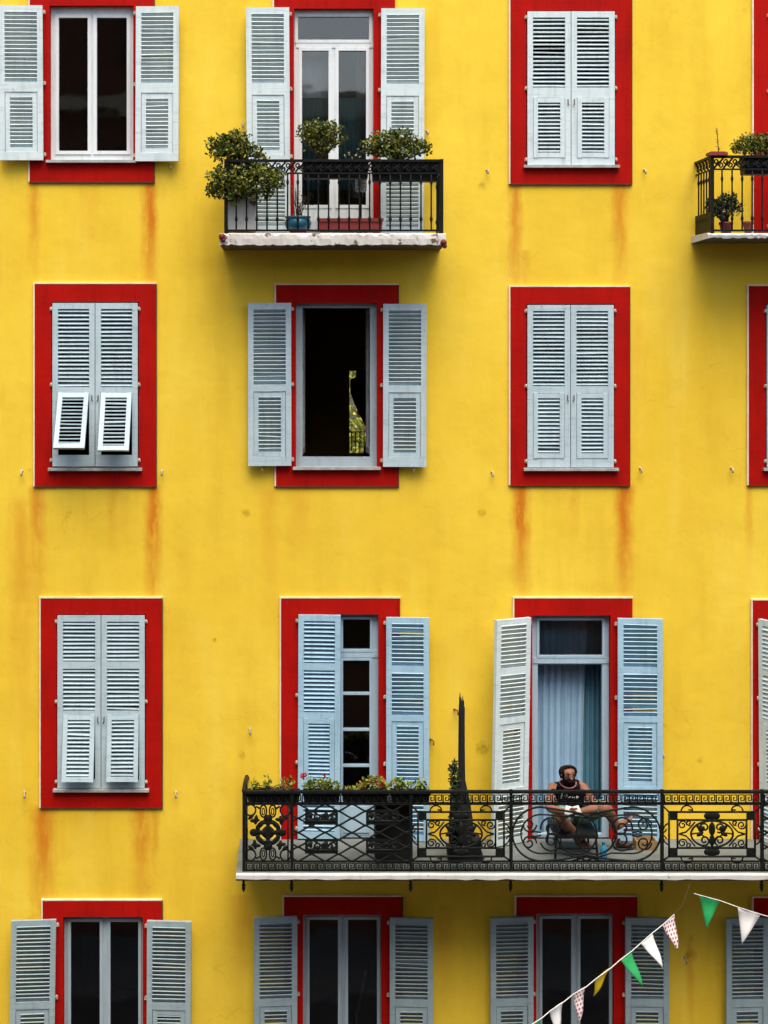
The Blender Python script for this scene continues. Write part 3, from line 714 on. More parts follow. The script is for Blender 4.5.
# ---- the two small balconies of the top floor
DB, DBF = .62, .66
floor1 = Z(233, DBF)
def small_balcony(pl, pr, ytop, sl0, sl1, thick, knobs, smat):
    sm = MB(); n = 60; xl, xr = X(sl0, DBF), X(sl1, DBF); rows = []; fl = floor1
    for i in range(n + 1):
        x = xl + (xr - xl) * i / n; a = R.uniform(-.006, .006); b = R.uniform(-.008, .006); c = -R.random() * .022 if R.random() < .3 else 0
        rows.append([(x, -.002, fl), (x, -DBF + .03, fl), (x, -DBF + a, fl - .012 + c), (x, -DBF + a * .5, fl - thick * .5), (x, -DBF + a + .006, fl - thick + b), (x, -.002, fl - thick - .02)])
    vs = [p for r in rows for p in r]; k = 6; fs = []
    for i in range(n):
        for j in range(k):
            j2 = (j + 1) % k; fs.append((i * k + j, i * k + j2, (i + 1) * k + j2, (i + 1) * k + j))
    fs += [tuple(range(k - 1, -1, -1)), tuple(n * k + j for j in range(k))]
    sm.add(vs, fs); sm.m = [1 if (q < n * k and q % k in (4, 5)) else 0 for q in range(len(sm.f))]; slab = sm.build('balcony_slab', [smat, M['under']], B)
    for (px, py) in knobs:
        kb = MB(); q = P(px, py, DBF + .01); kb.ell(q, .032, .03, .035); kb.ell(q + Vector((.012, -.004, -.03)), .022, .02, .024); kb.build('corner_knob', M['darkred'], slab)
    T = lambda y: Z(y, DB); yb = 231.5; yband = ytop + 13
    ra = MB(); xa, xb = X(pl, DB), X(pr, DB)
    for (y0, y1, w) in ((ytop, ytop + 2.6, .045), (yband, yband + 1.6, .02), (yb - 2, yb, .022)):
        ra.box(xa - .012, xb + .012, -DB - w / 2, -DB + w / 2, T(y1), T(y0))
        for xs in (xa, xb): ra.box(xs - w * .4, xs + w * .4, -DB + w / 2, -.002, T(y1) + .001, T(y0) - .001)
    rl = ra.build('balcony_railing', M['iron'], B)
    for p in (pl, pr):
        m = MB(); square_post(m, p, DB, floor1, Z(ytop, DB) + .003, .034); m.build('railing_post', M['iron'], rl)
    n = max(2, round((pr - pl) / 10.2)); first = None
    for i in range(1, n):
        p = pl + (pr - pl) * i / n
        if first is None:
            m = MB(); zt, zb_ = Z(yband + 1.6, DB), Z(yb - 2, DB); hh = zt - zb_
            m.lathe((X(p, DB), -DB, zb_), [(.008, 0), (.008, hh * .14), (.013, hh * .16), (.016, hh * .19), (.011, hh * .22), (.008, hh * .25), (.0075, hh * .80), (.012, hh * .83), (.014, hh * .86), (.008, hh * .90), (.008, hh)], 8)
            first = m.build('baluster', M['iron'], rl); x_first = X(p, DB)
        else: inst(first, rl, (X(p, DB) - x_first, 0, 0))
    for xs in (xa, xb):
        for j in range(1, 6): inst(first, rl, (xs - x_first, j * DB / 6, 0))
    def band_pts(ir, a, b):
        k = max(1, round((b - a) / 9.5)); p = (b - a) / k; y0, y1 = ytop + 2.5, yband; h = y1 - y0
        for i in range(k):
            s = a + i * p
            ir.line([(s, y1), (s + .35 * p, y0 + .55 * h), (s + .62 * p, y0 + .40 * h), (s + p, y0)], .0085)
            ir.line(spiral(s + .28 * p, y0 + .32 * h, 2.9, .9, 0, 8, 18), .0065); ir.line(spiral(s + .72 * p, y0 + .70 * h, 2.9, .9, 3, 11, 18), .0065)
    ir = Iron(DB); band_pts(ir, pl + 2, pr - 2); ir.build('scroll_frieze', M['iron'], rl)
    for xs in (xa, xb):
        si = MB()
        for j in range(5):
            y0 = -DB + .03 + j * (DB - .04) / 5; y1 = y0 + (DB - .04) / 5
            si.tube([(xs, y0, T(yband)), (xs, (y0 + y1) / 2, T(ytop + 7)), (xs, y1, T(ytop + 2.5))], .009)
            si.tube([(xs, (y0 + y1) / 2 + .03 * math.cos(t * .6), (T(yband) + T(ytop + 2)) / 2 + .035 * math.sin(t * .6)) for t in range(11)], .007)
        si.build('scroll_frieze', M['iron'], rl)
small_balcony(226, 441.5, 159.5, 220, 446, .112, [(222, 237), (443.5, 243)], M['slabedge'])
small_balcony(712, 893, 155.5, 708, 897, .045, [], M['slab'])
# low iron screen in the side of the right balcony
scn = MB(); scn.box(X(712, DB) - .009, X(712, DB) + .009, -DB + .03, -.004, Z(231, DB), Z(212, DB)); scn.build('side_screen', M['iron'], B)

# ------------------------------------------------------------------ plants
def bush(mb, lobes, n, size, rng, mats=3, upbias=.4):
    tot = sum(l[3] * l[4] * l[5] for l in lobes)
    for (x, y, z, rx, ry, rz) in lobes:
        for _ in range(int(n * rx * ry * rz / tot)):
            u = Vector((rng.gauss(0, 1), rng.gauss(0, 1), rng.gauss(0, 1))).normalized(); q = rng.random() ** .45
            nz_ = mnoise.noise(Vector((x + u.x * rx, y + u.y * ry, z + u.z * rz)) * 11); q *= 1 + .42 * nz_
            if mnoise.noise(Vector((x + u.x * rx * q, y + u.y * ry * q, z + u.z * rz * q)) * 17 + Vector((5, 9, 2))) < -.22: continue
            p = Vector((x + u.x * rx * q, y + u.y * ry * q, z + u.z * rz * q))
            mb.cur = rng.choices(range(mats), [5, 4, 3, 1][:mats])[0]
            s_ = size * rng.uniform(.65, 1.25); mb.leaf(p, s_, s_ * .62, rng, upbias)
    mb.cur = 0
def lobe(px, py, d, rx, ry_px, rdep): q = P(px, py, d); return (q.x, q.y, q.z, rx * S, rdep, ry_px * S)
def stems(mb, base, lobes, rng, r=.008, n=3):
    for l in lobes:
        for _ in range(n):
            e = Vector((l[0] + rng.uniform(-.5, .5) * l[3], l[1] + rng.uniform(-.5, .5) * l[4], l[2] + rng.uniform(-.3, .4) * l[5]))
            b_ = Vector(base) + Vector((rng.uniform(-.03, .03), rng.uniform(-.02, .02), 0)); m = b_.lerp(e, .5) + Vector((rng.uniform(-.03, .03), rng.uniform(-.02, .02), .02))
            mb.tube([b_, m, e], [r, r * .8, r * .4], 5)
def potted(label, base, potmb, potmat, lobes, n, leafsize, leafmats, stembase=None, group=None, name='potted_plant', cat='plant', extra=None, seed=1, stem_n=3, upbias=.4, stem_r=.008):
    rng = random.Random(seed)
    r = empty(name, base, label, cat, group)
    if potmb: potmb.build('pot', potmat, r)
    f = MB(); bush(f, lobes, n, leafsize, rng, len(leafmats), upbias); f.build('foliage', [M[k] for k in leafmats], r)
    s_ = MB(); stems(s_, stembase or base, lobes, rng, r=stem_r, n=stem_n); s_.build('stem', M['bark'], r)
    if extra: extra(r, rng)
    return r
def petals(r, rng, mat, spots, d, size):
    for (px, py) in spots:
        m = MB(); q = P(px, py, d)
        for i in range(7): m.leaf(q + Vector((rng.gauss(0, .006), rng.gauss(0, .006), rng.gauss(0, .006))), size, size * .8, rng, .1)
        m.build('flower', M[mat], r)
def boxpot(px0, px1, py0, py1, d0, d1):
    """open tapered box with a rim and soil"""
    m = MB(); x0, x1, z0, z1 = X(px0, d1), X(px1, d1), Z(py1, d1), Z(py0, d1); t = .012; k = .012
    a = [(x0 + k, -d1 + k, z0), (x1 - k, -d1 + k, z0), (x1 - k, -d0 - k, z0), (x0 + k, -d0 - k, z0)]
    b_ = [(x0, -d1, z1), (x1, -d1, z1), (x1, -d0, z1), (x0, -d0, z1)]
    c = [(x0 + t, -d1 + t, z1), (x1 - t, -d1 + t, z1), (x1 - t, -d0 - t, z1), (x0 + t, -d0 - t, z1)]
    e = [(x0 + t, -d1 + t, z1 - .025), (x1 - t, -d1 + t, z1 - .025), (x1 - t, -d0 - t, z1 - .025), (x0 + t, -d0 - t, z1 - .025)]
    fs = [(3, 2, 1, 0)]
    for o in (0, 4, 8): fs += [(o + i, o + (i + 1) % 4, o + 4 + (i + 1) % 4, o + 4 + i) for i in range(4)]
    fs.append((12, 13, 14, 15)); m.add(a + b_ + c + e, fs)
    m.box(x0 - .006, x1 + .006, -d1 - .006, -d1 - .001, z1 - .03, z1 + .003)
    return m
OL = ['leaf_a', 'leaf_b', 'leaf_c', 'leaf_d']
# left balcony
pm = boxpot(231, 254, 160, 178, .42, .57)
potted('round leaved olive shrub rising above the left corner of the plant filled balcony railing', P(242, 178, .5), pm, M['blackbox'],
       [lobe(219, 146, .5, 12, 12, .14), lobe(236, 143, .5, 14, 13, .16), lobe(250, 150, .48, 10, 8, .12), lobe(228, 153, .55, 20, 7, .14), lobe(260, 157, .5, 8, 5, .09)], 2400, .036, OL, P(242, 160, .5), 'plants on the left upper balcony', seed=11)
pm = boxpot(227, 256, 198, 231, .16, .46)
potted('large dark bushy shrub spilling through the left railing corner above a weathered white box', P(241, 231, .3), pm, M['slabedge'],
       [lobe(222, 178, .6, 14, 15, .17), lobe(240, 182, .64, 16, 16, .16), lobe(258, 178, .66, 15, 14, .14), lobe(274, 181, .66, 12, 12, .12), lobe(214, 190, .58, 9, 8, .12), lobe(232, 196, .6, 14, 8, .12), lobe(262, 192, .6, 16, 7, .1), lobe(247, 165, .5, 20, 7, .1)], 3600, .036, OL, P(241, 200, .34), 'plants on the left upper balcony', seed=12)
pm = boxpot(303, 369, 159.5, 178, .40, .585)
potted('upright green shrub in a black trough before the middle of the white balcony door', P(336, 178, .5), pm, M['blackbox'],
       [lobe(311, 131, .5, 14, 10, .11), lobe(328, 129, .5, 14, 10, .12), lobe(315, 141, .5, 13, 10, .1), lobe(332, 141, .5, 11, 9, .1), lobe(322, 149, .5, 9, 8, .08), lobe(342, 140, .5, 7, 5, .06), lobe(300, 134, .5, 4, 3, .04)], 2300, .029, OL, P(322, 160, .5), 'plants on the left upper balcony', seed=13, stem_n=4,
       extra=lambda r, rng: petals(r, rng, 'petal_cream', [(345, 156), (349, 154), (356, 155), (360, 157), (352, 158)], .5, .016))
pm = boxpot(372, 438, 162.5, 181, .40, .585)
potted('broad low green shrub in a black trough before the right shutter of the balcony', P(405, 181, .5), pm, M['blackbox'],
       [lobe(372, 147, .5, 14, 10, .12), lobe(386, 140, .5, 16, 10, .14), lobe(402, 140, .5, 15, 11, .14), lobe(417, 147, .5, 14, 9, .12), lobe(396, 152, .52, 28, 8, .11), lobe(428, 151, .5, 4, 3, .04)], 3100, .031, OL, P(398, 163, .5), 'plants on the left upper balcony', seed=14, stem_n=4)
pm = MB(); q = P(298, 232, .45); fz = floor1 + .012
pm.lathe((q.x, q.y, fz), [(.07, 0), (.095, .02), (.122, .055), (.130, .095), (.120, .125), (.112, .138), (.126, .148), (.126, .16), (.108, .16), (.10, .145)], 24)
rr = potted('glazed blue round pot with bare twigs at the foot of the white balcony door', (q.x, q.y, fz), pm, M['bluepot'], [lobe(300, 205, .45, 9, 12, .06), lobe(308, 196, .45, 8, 10, .05), lobe(296, 190, .45, 5, 9, .04)], 70, .022, ['leaf_d', 'leaf_b'], (q.x, q.y, fz + .14), seed=15, stem_n=5, stem_r=.0045)
sc = MB(); sc.lathe((q.x, q.y, floor1), [(.10, .001), (.12, .006), (.12, .012), (.09, .012)], 18); sc.build('saucer', M['terracotta'], rr)
tr = empty('planter_trough', P(350, 232, .4), 'long low dark red trough on the balcony floor behind the balusters', 'planter')
m = boxpot(318, 383, 218.5, 231.5, .30, .50); m.build('box', M['trough'], tr)
m = MB(); m.box(X(320, .5), X(381, .5), -.48, -.32, Z(221.5, .5), Z(220.3, .5)); m.build('soil', M['bark'], tr)
bs = empty('wicker_basket', P(361, 231, .3), 'pale checked basket on a thin black stand inside the upper balcony', 'basket')
q = P(361, 192, .3); m = MB(); m.lathe((q.x, q.y, q.z), [(.04, 0), (.055, .01), (.058, .13), (.064, .14), (.064, .15), (.05, .15), (.046, .12)], 14); m.build('basket_body', M['checks'], bs)
m = MB(); m.tube([(q.x, q.y, q.z + .002), (q.x, q.y, floor1 + .02)], .009)
for a in (0, 2.1, 4.2): m.tube([(q.x, q.y, floor1 + .06), (q.x + .07 * math.cos(a), q.y + .07 * math.sin(a), floor1 + .004)], .007)
m.build('stand', M['iron'], bs)
wb = MB(); wb.pbox(309, 318, 221, 231.5, .25, .4); wb.pbox(310, 317, 219.6, 221, .27, .39); tag(wb.build('block', M['frame_white']), 'small white block between the blue pot and the red trough', 'block')
# right balcony
pm = boxpot(744, 800, 155.5, 174, .40, .585)
potted('dense olive shrub in a black trough at the railing of the right upper balcony', P(770, 174, .5), pm, M['blackbox'], [lobe(740, 147, .52, 10, 7, .1), lobe(752, 142, .5, 14, 9, .12), lobe(768, 142, .5, 14, 9, .12), lobe(784, 144, .5, 12, 9, .12), lobe(757, 150, .52, 20, 5, .1)], 2200, .031, OL, P(765, 156, .5), 'plants on the right upper balcony', seed=16)
q = P(726, 230, .42); pm = MB(); pm.lathe((q.x, q.y, floor1), [(.045, 0), (.062, .09), (.07, .095), (.07, .12), (.058, .12), (.055, .10)], 16)
potted('dark green bushy plant in a red pot on the floor of the right balcony', (q.x, q.y, floor1), pm, M['darkred'], [lobe(715, 206, .45, 10, 9, .1), lobe(728, 200, .45, 10, 8, .1), lobe(735, 208, .45, 8, 9, .09), lobe(722, 212, .45, 11, 7, .1), lobe(710, 209, .43, 6, 8, .07)], 1300, .031, ['leaf_d', 'leaf_b', 'leaf_d'], (q.x, q.y, floor1 + .1), 'plants on the right upper balcony', seed=17)
pm = MB(); pm.pbox(709, 728, 152.2, 155.2, .55, .67); pm.pbox(711, 726, 151.4, 152.2, .56, .66)
sp_ = empty('potted_plant', P(718, 155, .61), 'single thin dry sprig standing in a flat red tray on the right balcony rail', 'plant', 'plants on the right upper balcony')
pm.build('tray', M['trough'], sp_)
m = MB(); m.tube([P(718.5, 152, .6), P(718, 143, .6), P(717.5, 136, .6), P(717, 128, .6)], [.005, .004, .004, .003], 5); rng = random.Random(3)
m.cur = 1
for i in range(16): m.leaf(P(718 - i * .1, 151 - i * 1.4, .6), .026, .016, rng)
m.build('sprig', [M['bark'], M['leaf_o']], sp_)
q = P(748, 226, .45); m = MB(); m.lathe((q.x, q.y, floor1), [(.03, 0), (.05, .10), (.057, .10), (.057, .125), (.047, .125), (.045, .1)], 14); tag(m.build('flower_pot', M['terracotta']), 'small empty terracotta pot beside the red door edge on the right balcony', 'pot')

# long balcony flower boxes
FB = ['leaf_e', 'leaf_c', 'leaf_b']
def flowerbox(a, b, label, lob, n, leaves, seed, reds=(), d0=.78, d1=.915):
    pm = boxpot(a, b, 792.5, 804, d0, d1); dm = (d0 + d1) / 2
    r = potted(label, P((a + b) / 2, 804, dm), pm, M['blackbox'], [lobe(*l) for l in lob], n, .036, leaves, P((a + b) / 2, 794, dm), 'flower boxes along the long balcony railing', 'flower_box', 'flower box', seed=seed, upbias=.8,
               extra=(lambda rr_, rng: petals(rr_, rng, 'petal_red', reds, .85, .028)) if reds else None)
    return r
flowerbox(247, 300, 'black flower box with small separate green seedlings at the left end of the long railing', [(255, 787, .85, 5, 6, .05), (267, 785, .85, 6, 7, .05), (288, 785, .85, 9, 6, .06), (283, 788, .85, 6, 4, .05)], 260, FB, 21)
flowerbox(303, 340, 'black flower box with red geranium blooms before the closed blue shutter', [(309, 785, .85, 8, 6, .06), (322, 785, .85, 9, 6, .06), (332, 787, .85, 8, 5, .05)], 330, FB, 22, [(303.5, 774.5), (302.5, 776), (305, 775), (324, 776)])
flowerbox(342, 388, 'black flower box with yellowing and reddish leaves before the black glass door', [(349, 789, .85, 6, 3, .05), (362, 787, .85, 8, 4, .05), (374, 783, .85, 11, 7, .06), (383, 787, .85, 7, 5, .05)], 340, ['leaf_c', 'leaf_e', 'leaf_o'], 23)
flowerbox(391, 430, 'black flower box with bright green leaves before the open blue shutter', [(399, 785, .85, 9, 6, .06), (413, 786, .85, 7, 4, .05), (423, 786, .85, 8, 5, .05)], 300, FB, 24)
# things on the long balcony
bx = empty('planter_box', (X(393, .75), -.6, floor3), 'tall black planter box standing behind the diamond lattice of the railing', 'planter')
m = MB(); x0, x1 = X(374, .76), X(412, .76); m.box(x0 + .012, x1 - .012, -.75, -.46, floor3 + .02, Z(805, .76)); m.build('box', M['blackbox'], bx)
m = MB(); m.box(x0, x1, -.762, -.448, Z(805, .76), Z(802.5, .76)); m.build('rim', M['blackbox'], bx)
for fx in (x0 + .03, x1 - .03):
    for fy in (-.73, -.48): m = MB(); m.box(fx - .015, fx + .015, fy - .015, fy + .015, floor3, floor3 + .02); m.build('foot', M['blackbox'], bx)

um = empty('parasol', (X(462, .55), -.55, floor3), 'tall furled black parasol with a ragged top between the two balcony doors', 'parasol')
q = lambda px, py: P(px, py, .55)
m = MB(); m.tube([(X(461.5, .55), -.55, floor3 + .05), q(461.5, 760), q(461.8, 715)], [.022, .020, .020], 8); m.build('pole', M['cover'], um)
m = MB()
prof = [(861, 466, 14), (850, 464, 13.5), (835, 461, 11.5), (818, 460, 10.8), (800, 459.5, 9), (791, 459.5, 7.4), (780, 461, 4.2), (768, 461.6, 3.3), (745, 461.6, 3.1), (720, 461.8, 3.0), (708, 462, 3.0), (702, 461, 1.8), (697, 460, .8)]
ringn = 18; vs = []; fs = []
for j, (py, px, rpx) in enumerate(prof):
    c = q(px, py)
    for i in range(ringn):
        a = 2 * math.pi * i / ringn; rr_ = rpx * S * (1 + (.13 if rpx > 5 else .06) * math.sin(a * 5 + j * .5)); vs.append((c.x + rr_ * math.cos(a), c.y + rr_ * .8 * math.sin(a), max(c.z, floor3 + .01)))
for j in range(len(prof) - 1):
    for i in range(ringn): i2 = (i + 1) % ringn; fs.append((j * ringn + i, j * ringn + i2, (j + 1) * ringn + i2, (j + 1) * ringn + i))
fs += [tuple(range(ringn - 1, -1, -1)), tuple((len(prof) - 1) * ringn + i for i in range(ringn))]
m.add(vs, fs, True)
m.tube([q(460.5, 704), q(459.8, 698), q(460.2, 692)], [.012, .008, .002], 6); m.tube([q(463, 708), q(463.4, 702), q(462.2, 696)], [.012, .009, .002], 6)
m.tube([q(464.4, 728), q(461, 718), q(459, 712)], .006, 6)
m.build('canopy_cover', M['cover'], um)
m = MB(); m.box(X(455, .55), X(482, .55), -.68, -.42, floor3, floor3 + .05); m.box(X(459, .55), X(480, .55), -.66, -.44, floor3 + .05, floor3 + .19); m.build('base', M['cover'], um)
q2 = P(455, 862, .66); pm = MB(); pm.lathe((q2.x, q2.y, floor3), [(.07, 0), (.085, .12), (.092, .14), (.092, .15), (.08, .15)], 14)
potted('narrow column of dark ivy climbing beside the furled black parasol', (q2.x, q2.y, floor3), pm, M['blackbox'], [lobe(454.5, 774, .62, 4.6, 16, .05), lobe(455, 800, .64, 5, 20, .05), lobe(455, 830, .65, 6, 18, .06)], 1300, .03, ['leaf_d', 'leaf_d', 'leaf_b'], (q2.x, q2.y, floor3 + .14), seed=31, stem_n=2)
cr = empty('wooden_crate', P(645, 845, .25), 'low tan wooden crate on the balcony floor below the right blue shutter', 'crate')
m = MB(); cx0, cx1, cz0 = X(635, .3), X(656, .3), floor3
m.box(cx0, cx1, -.36, -.345, cz0, cz0 + .09); m.box(cx0, cx1, -.20, -.185, cz0, cz0 + .09); m.box(cx0, cx0 + .015, -.345, -.20, cz0, cz0 + .09); m.box(cx1 - .015, cx1, -.345, -.20, cz0, cz0 + .09); m.build('side_board', M['cardboard'], cr)
m = MB(); m.box(cx0 + .015, cx1 - .015, -.345, -.20, cz0 + .002, cz0 + .012); m.build('base_board', M['cardboard'], cr)
shb = empty('shoe', P(625, 850, .3), 'dark brown shoe lying beside the tan crate', 'shoe')
m = MB(); cc = Vector((X(624, .32), -.32, floor3 + .045)); m.ell(cc, .095, .038, .026); m.ell(cc + Vector((-.05, 0, .018)), .036, .034, .026); m.build('upper', M['brown'], shb)
m = MB(); m.ell(cc + Vector((0, 0, -.033)), .106, .048, .012); m.build('sole', M['blackbox'], shb)
bo = empty('bottle', (X(603.5, .62), -.62, floor3), 'small bright blue bottle standing on the balcony floor by the stool', 'bottle')
m = MB(); m.lathe((X(603.5, .62), -.62, floor3), [(.03, 0), (.034, .01), (.034, .10), (.026, .125), (.013, .14), (.013, .15)], 14); m.build('bottle_body', M['bottle'], bo)
m = MB(); m.lathe((X(603.5, .62), -.62, floor3 + .15), [(.016, 0), (.016, .025), (.012, .028)], 12); m.build('cap', M['bottle'], bo)

# ------------------------------------------------------------------ stool and person
seat_z = floor3 + .235
stl = empty('stool', (X(576, .4), -.4, floor3), 'low dark stool with thin metal legs under the seated man', 'stool')
m = MB(); m.box(X(556, .66), X(599, .66), -.62, -.12, seat_z - .035, seat_z); m.build('seat', M['blackbox'], stl)
for (px, d) in ((557, .60), (597, .60), (557, .15), (597, .15)):
    m = MB(); m.tube([(X(px, .66), -d, seat_z - .03), (X(px, .66) + (.012 if px > 575 else -.012), -d - (.03 if d > .3 else -.02), floor3)], .011, 8); m.build('leg', M['iron'], stl)
for dd in (.60, .15): m = MB(); m.tube([(X(557, .66), -dd, floor3 + .10), (X(597, .66), -dd, floor3 + .10)], .008, 6); m.build('stretcher', M['iron'], stl)

def person():
    V = {}
    def n(k, p, r): V[k] = (Vector(p), r)
    n('pelvis', (X(571, .2), -.24, seat_z + .115), .125)
    n('hipL', (X(562, .24), -.28, seat_z + .10), .095); n('hipR', (X(581, .24), -.28, seat_z + .10), .095)
    pel = V['pelvis'][0]; neck = P(568, 784.5, .48)
    n('belly', pel.lerp(neck, .38) + Vector((0, .02, .0)), .125); n('chest', pel.lerp(neck, .74) + Vector((0, .02, .01)), .130)
    n('neck0', neck + Vector((0, .02, -.01)), .065); n('neck1', P(568.3, 780.8, .515), .056)
    n('head0', P(568.5, 775.8, .55), .076); n('head1', P(567.3, 767, .545), .094)
    n('shL', P(553.5, 788.5, .45), .066); n('shR', P(583.5, 789, .45), .066)
    n('elL', P(548.5, 808.5, .62), .043); n('wrL', P(566, 812, .755), .028)
    n('elR', P(595.5, 808.5, .58), .043); n('wrR', P(580, 811.5, .745), .028)
    n('uaL', (V['shL'][0] + V['elL'][0]) / 2, .052); n('uaR', (V['shR'][0] + V['elR'][0]) / 2, .052)
    n('faL', V['elL'][0].lerp(V['wrL'][0], .35), .042); n('faR', V['elR'][0].lerp(V['wrR'][0], .35), .042)
    n('haL', P(570, 812.2, .79), .034); n('haR', P(576.5, 812, .78), .034)
    n('knL', P(559.5, 818.5, .70), .064); n('knR', P(606, 806.5, .56), .062)
    n('thL', V['hipL'][0].lerp(V['knL'][0], .5), .085); n('thR', V['hipR'][0].lerp(V['knR'][0], .5), .085)
    n('anL', P(581, 841, .34), .040); n('anR', P(616.5, 827, .27), .040)
    n('caL', V['knL'][0].lerp(V['anL'][0], .35) + Vector((0, .02, 0)), .058); n('caR', V['knR'][0].lerp(V['anR'][0], .35) + Vector((0, .02, 0)), .056)
    n('ftL', P(585.5, 845, .42), .036); n('toL', P(589, 847, .50), .026)
    n('ftR', P(622, 824, .27), .036); n('toR', P(629.5, 819, .29), .024)
    n('heR', P(613.5, 830, .26), .034); n('heL', P(579, 845, .30), .034)
    E = [('pelvis', 'hipL'), ('pelvis', 'hipR'), ('pelvis', 'belly'), ('belly', 'chest'), ('chest', 'neck0'), ('neck0', 'neck1'), ('neck1', 'head0'), ('head0', 'head1'), ('chest', 'shL'), ('chest', 'shR'),
         ('shL', 'uaL'), ('uaL', 'elL'), ('elL', 'faL'), ('faL', 'wrL'), ('wrL', 'haL'), ('shR', 'uaR'), ('uaR', 'elR'), ('elR', 'faR'), ('faR', 'wrR'), ('wrR', 'haR'),
         ('hipL', 'thL'), ('thL', 'knL'), ('knL', 'caL'), ('caL', 'anL'), ('anL', 'ftL'), ('ftL', 'toL'), ('hipR', 'thR'), ('thR', 'knR'), ('knR', 'caR'), ('caR', 'anR'), ('anR', 'ftR'), ('ftR', 'toR'), ('anR', 'heR'), ('anL', 'heL')]
    keys = list(V); bm = bmesh.new(); lay = bm.verts.layers.skin.verify(); vs = {k: bm.verts.new(V[k][0]) for k in keys}
    for a, b in E: bm.edges.new((vs[a], vs[b]))
    for k in keys: vs[k][lay].radius = (V[k][1],) * 2; vs[k][lay].use_root = (k == 'pelvis')
    me = bpy.data.meshes.new('person_src'); bm.to_mesh(me); bm.free()
    o = bpy.data.objects.new('person_src', me); C.objects.link(o)
    sk = o.modifiers.new('skin', 'SKIN'); sk.use_smooth_shade = True
    sb = o.modifiers.new('sub', 'SUBSURF'); sb.levels = 3; sb.render_levels = 3
    dg = bpy.context.evaluated_depsgraph_get(); ev = o.evaluated_get(dg); em = bpy.data.meshes.new_from_object(ev)
    verts = [v.co.copy() for v in em.vertices]; nrm = [v.normal.copy() for v in em.vertices]; faces = [list(p.vertices) for p in em.polygons]
    bpy.data.objects.remove(o); bpy.data.meshes.remove(me)
    # head shaping: a face looking down to the right
    Hc = P(568, 771, .55); f = Vector((.22, -.90, -.36)).normalized(); side = f.cross(Vector((0, 0, 1))).normalized(); u = side.cross(f).normalized()
    if u.z < 0: u = -u
    def hl(p): q = p - Hc; return q.dot(side), q.dot(f), q.dot(u)
    for i, p in enumerate(verts):
        s_, a, b = hl(p)
        if (p - Hc).length < .15 and p.z > V['neck1'][0].z:
            p -= side * s_ * .14            # narrower face
            for ex in (-.032, .032): 
                w = math.exp(-((s_ - ex) ** 2 + (b - .008) ** 2) / .0003); 
                if a > .02: p -= f * .012 * w
            if a > .02: p += f * .030 * math.exp(-(s_ ** 2 / .00016 + (b + .018) ** 2 / .0005)); p += f * .010 * math.exp(-(s_ ** 2 / .001 + (b + .075) ** 2 / .0006))
    root = empty('person', (pel.x, pel.y, floor3), 'bearded man in a black tank top and mint shorts sitting and looking down', 'person')
    body = MB(); body.add(verts, faces, True)
    # nose tip, ears
    body.ell(Hc + f * .098 + u * -.022, .012, .012, .016)
    for sx in (-1, 1): body.ell(Hc + side * sx * .072 + f * .022 + u * -.022, .007, .010, .018)
    # hands: four fingers curled round the booklet and a thumb each
    bk = P(573, 811.5, .83)
    for key, sx in (('L', 1), ('R', -1)):
        wr = V['wr' + key][0]; hd = V['ha' + key][0]; dr = (hd - wr).normalized()
        for i in range(4):
            off = Vector((0, -.006 + .002 * i, .026 - i * .017)); ln = (.075, .083, .078, .062)[i]
            a = hd + off; b = a + dr * ln * .45 + Vector((0, -.012, -.004)); c = b + Vector((sx * ln * .36, -.008, -.012)); d = c + Vector((sx * ln * .1, .018, -.010))
            body.tube([a, b, c, d], [.0105, .0095, .0088, .0075], 7)
        a = hd + Vector((-sx * .012, -.016, .022)); body.tube([a, a + Vector((sx * .022, -.018, .022)), a + Vector((sx * .052, -.026, .018))], [.012, .0105, .008], 7)
    for key in 'LR':
        to, ft = V['to' + key][0], V['ft' + key][0]; dr = (to - ft).normalized(); sd = dr.cross(Vector((0, 0, 1))).normalized()
        for i in range(5):
            a = to + sd * (i - 2) * .015; body.tube([a - dr * .01, a + dr * (.035 - abs(i - 1) * .004)], [.012, .009], 7)
    bo_ = body.build('body', M['skin'], root)
    # clothing: shells lifted off the body
    def seg(p, a, b):
        ab = b - a; t = max(0, min(1, (p - a).dot(ab) / ab.length_squared)); return (p - (a + ab * t)).length, t
    bones = {k: (V[a][0], V[b][0], (V[a][1] + V[b][1]) / 2) for k, a, b in (('tor0', 'pelvis', 'belly'), ('tor1', 'belly', 'chest'), ('tor2', 'chest', 'neck0'), ('clL', 'chest', 'shL'), ('clR', 'chest', 'shR'), ('uL', 'shL', 'elL'), ('uR', 'shR', 'elR'),
             ('fL', 'elL', 'wrL'), ('fR', 'elR', 'wrR'), ('tL', 'hipL', 'knL'), ('tR', 'hipR', 'knR'), ('hL', 'pelvis', 'hipL'), ('hR', 'pelvis', 'hipR'), ('sL', 'knL', 'anL'), ('sR', 'knR', 'anR'), ('nk', 'neck0', 'head0'))}
    def near(p):
        best = None
        for k, (a, b, r) in bones.items():
            d, t = seg(p, a, b); q = d / r
            if best is None or q < best[0]: best = (q, k, t)
        return best[1], best[2]
    def shell(name, mat, test, off, noise_amp=0.0):
        sel = []
        for fc in faces:
            c = sum((verts[i] for i in fc), Vector()) / len(fc)
            if test(c): sel.append(fc)
        used = {}; mb = MB(); vv = []; ff = []
        for fc in sel:
            idx = []
            for i in fc:
                if i not in used:
                    used[i] = len(vv); k = off + (mnoise.noise(verts[i] * 14) * noise_amp if noise_amp else 0); vv.append(verts[i] + nrm[i] * k)
                idx.append(used[i])
            ff.append(idx)
        mb.add(vv, ff, True); ob = mb.build(name, mat, root)
        sd_ = ob.modifiers.new('thick', 'SOLIDIFY'); sd_.thickness = min(.010, off); sd_.offset = -1
        return ob
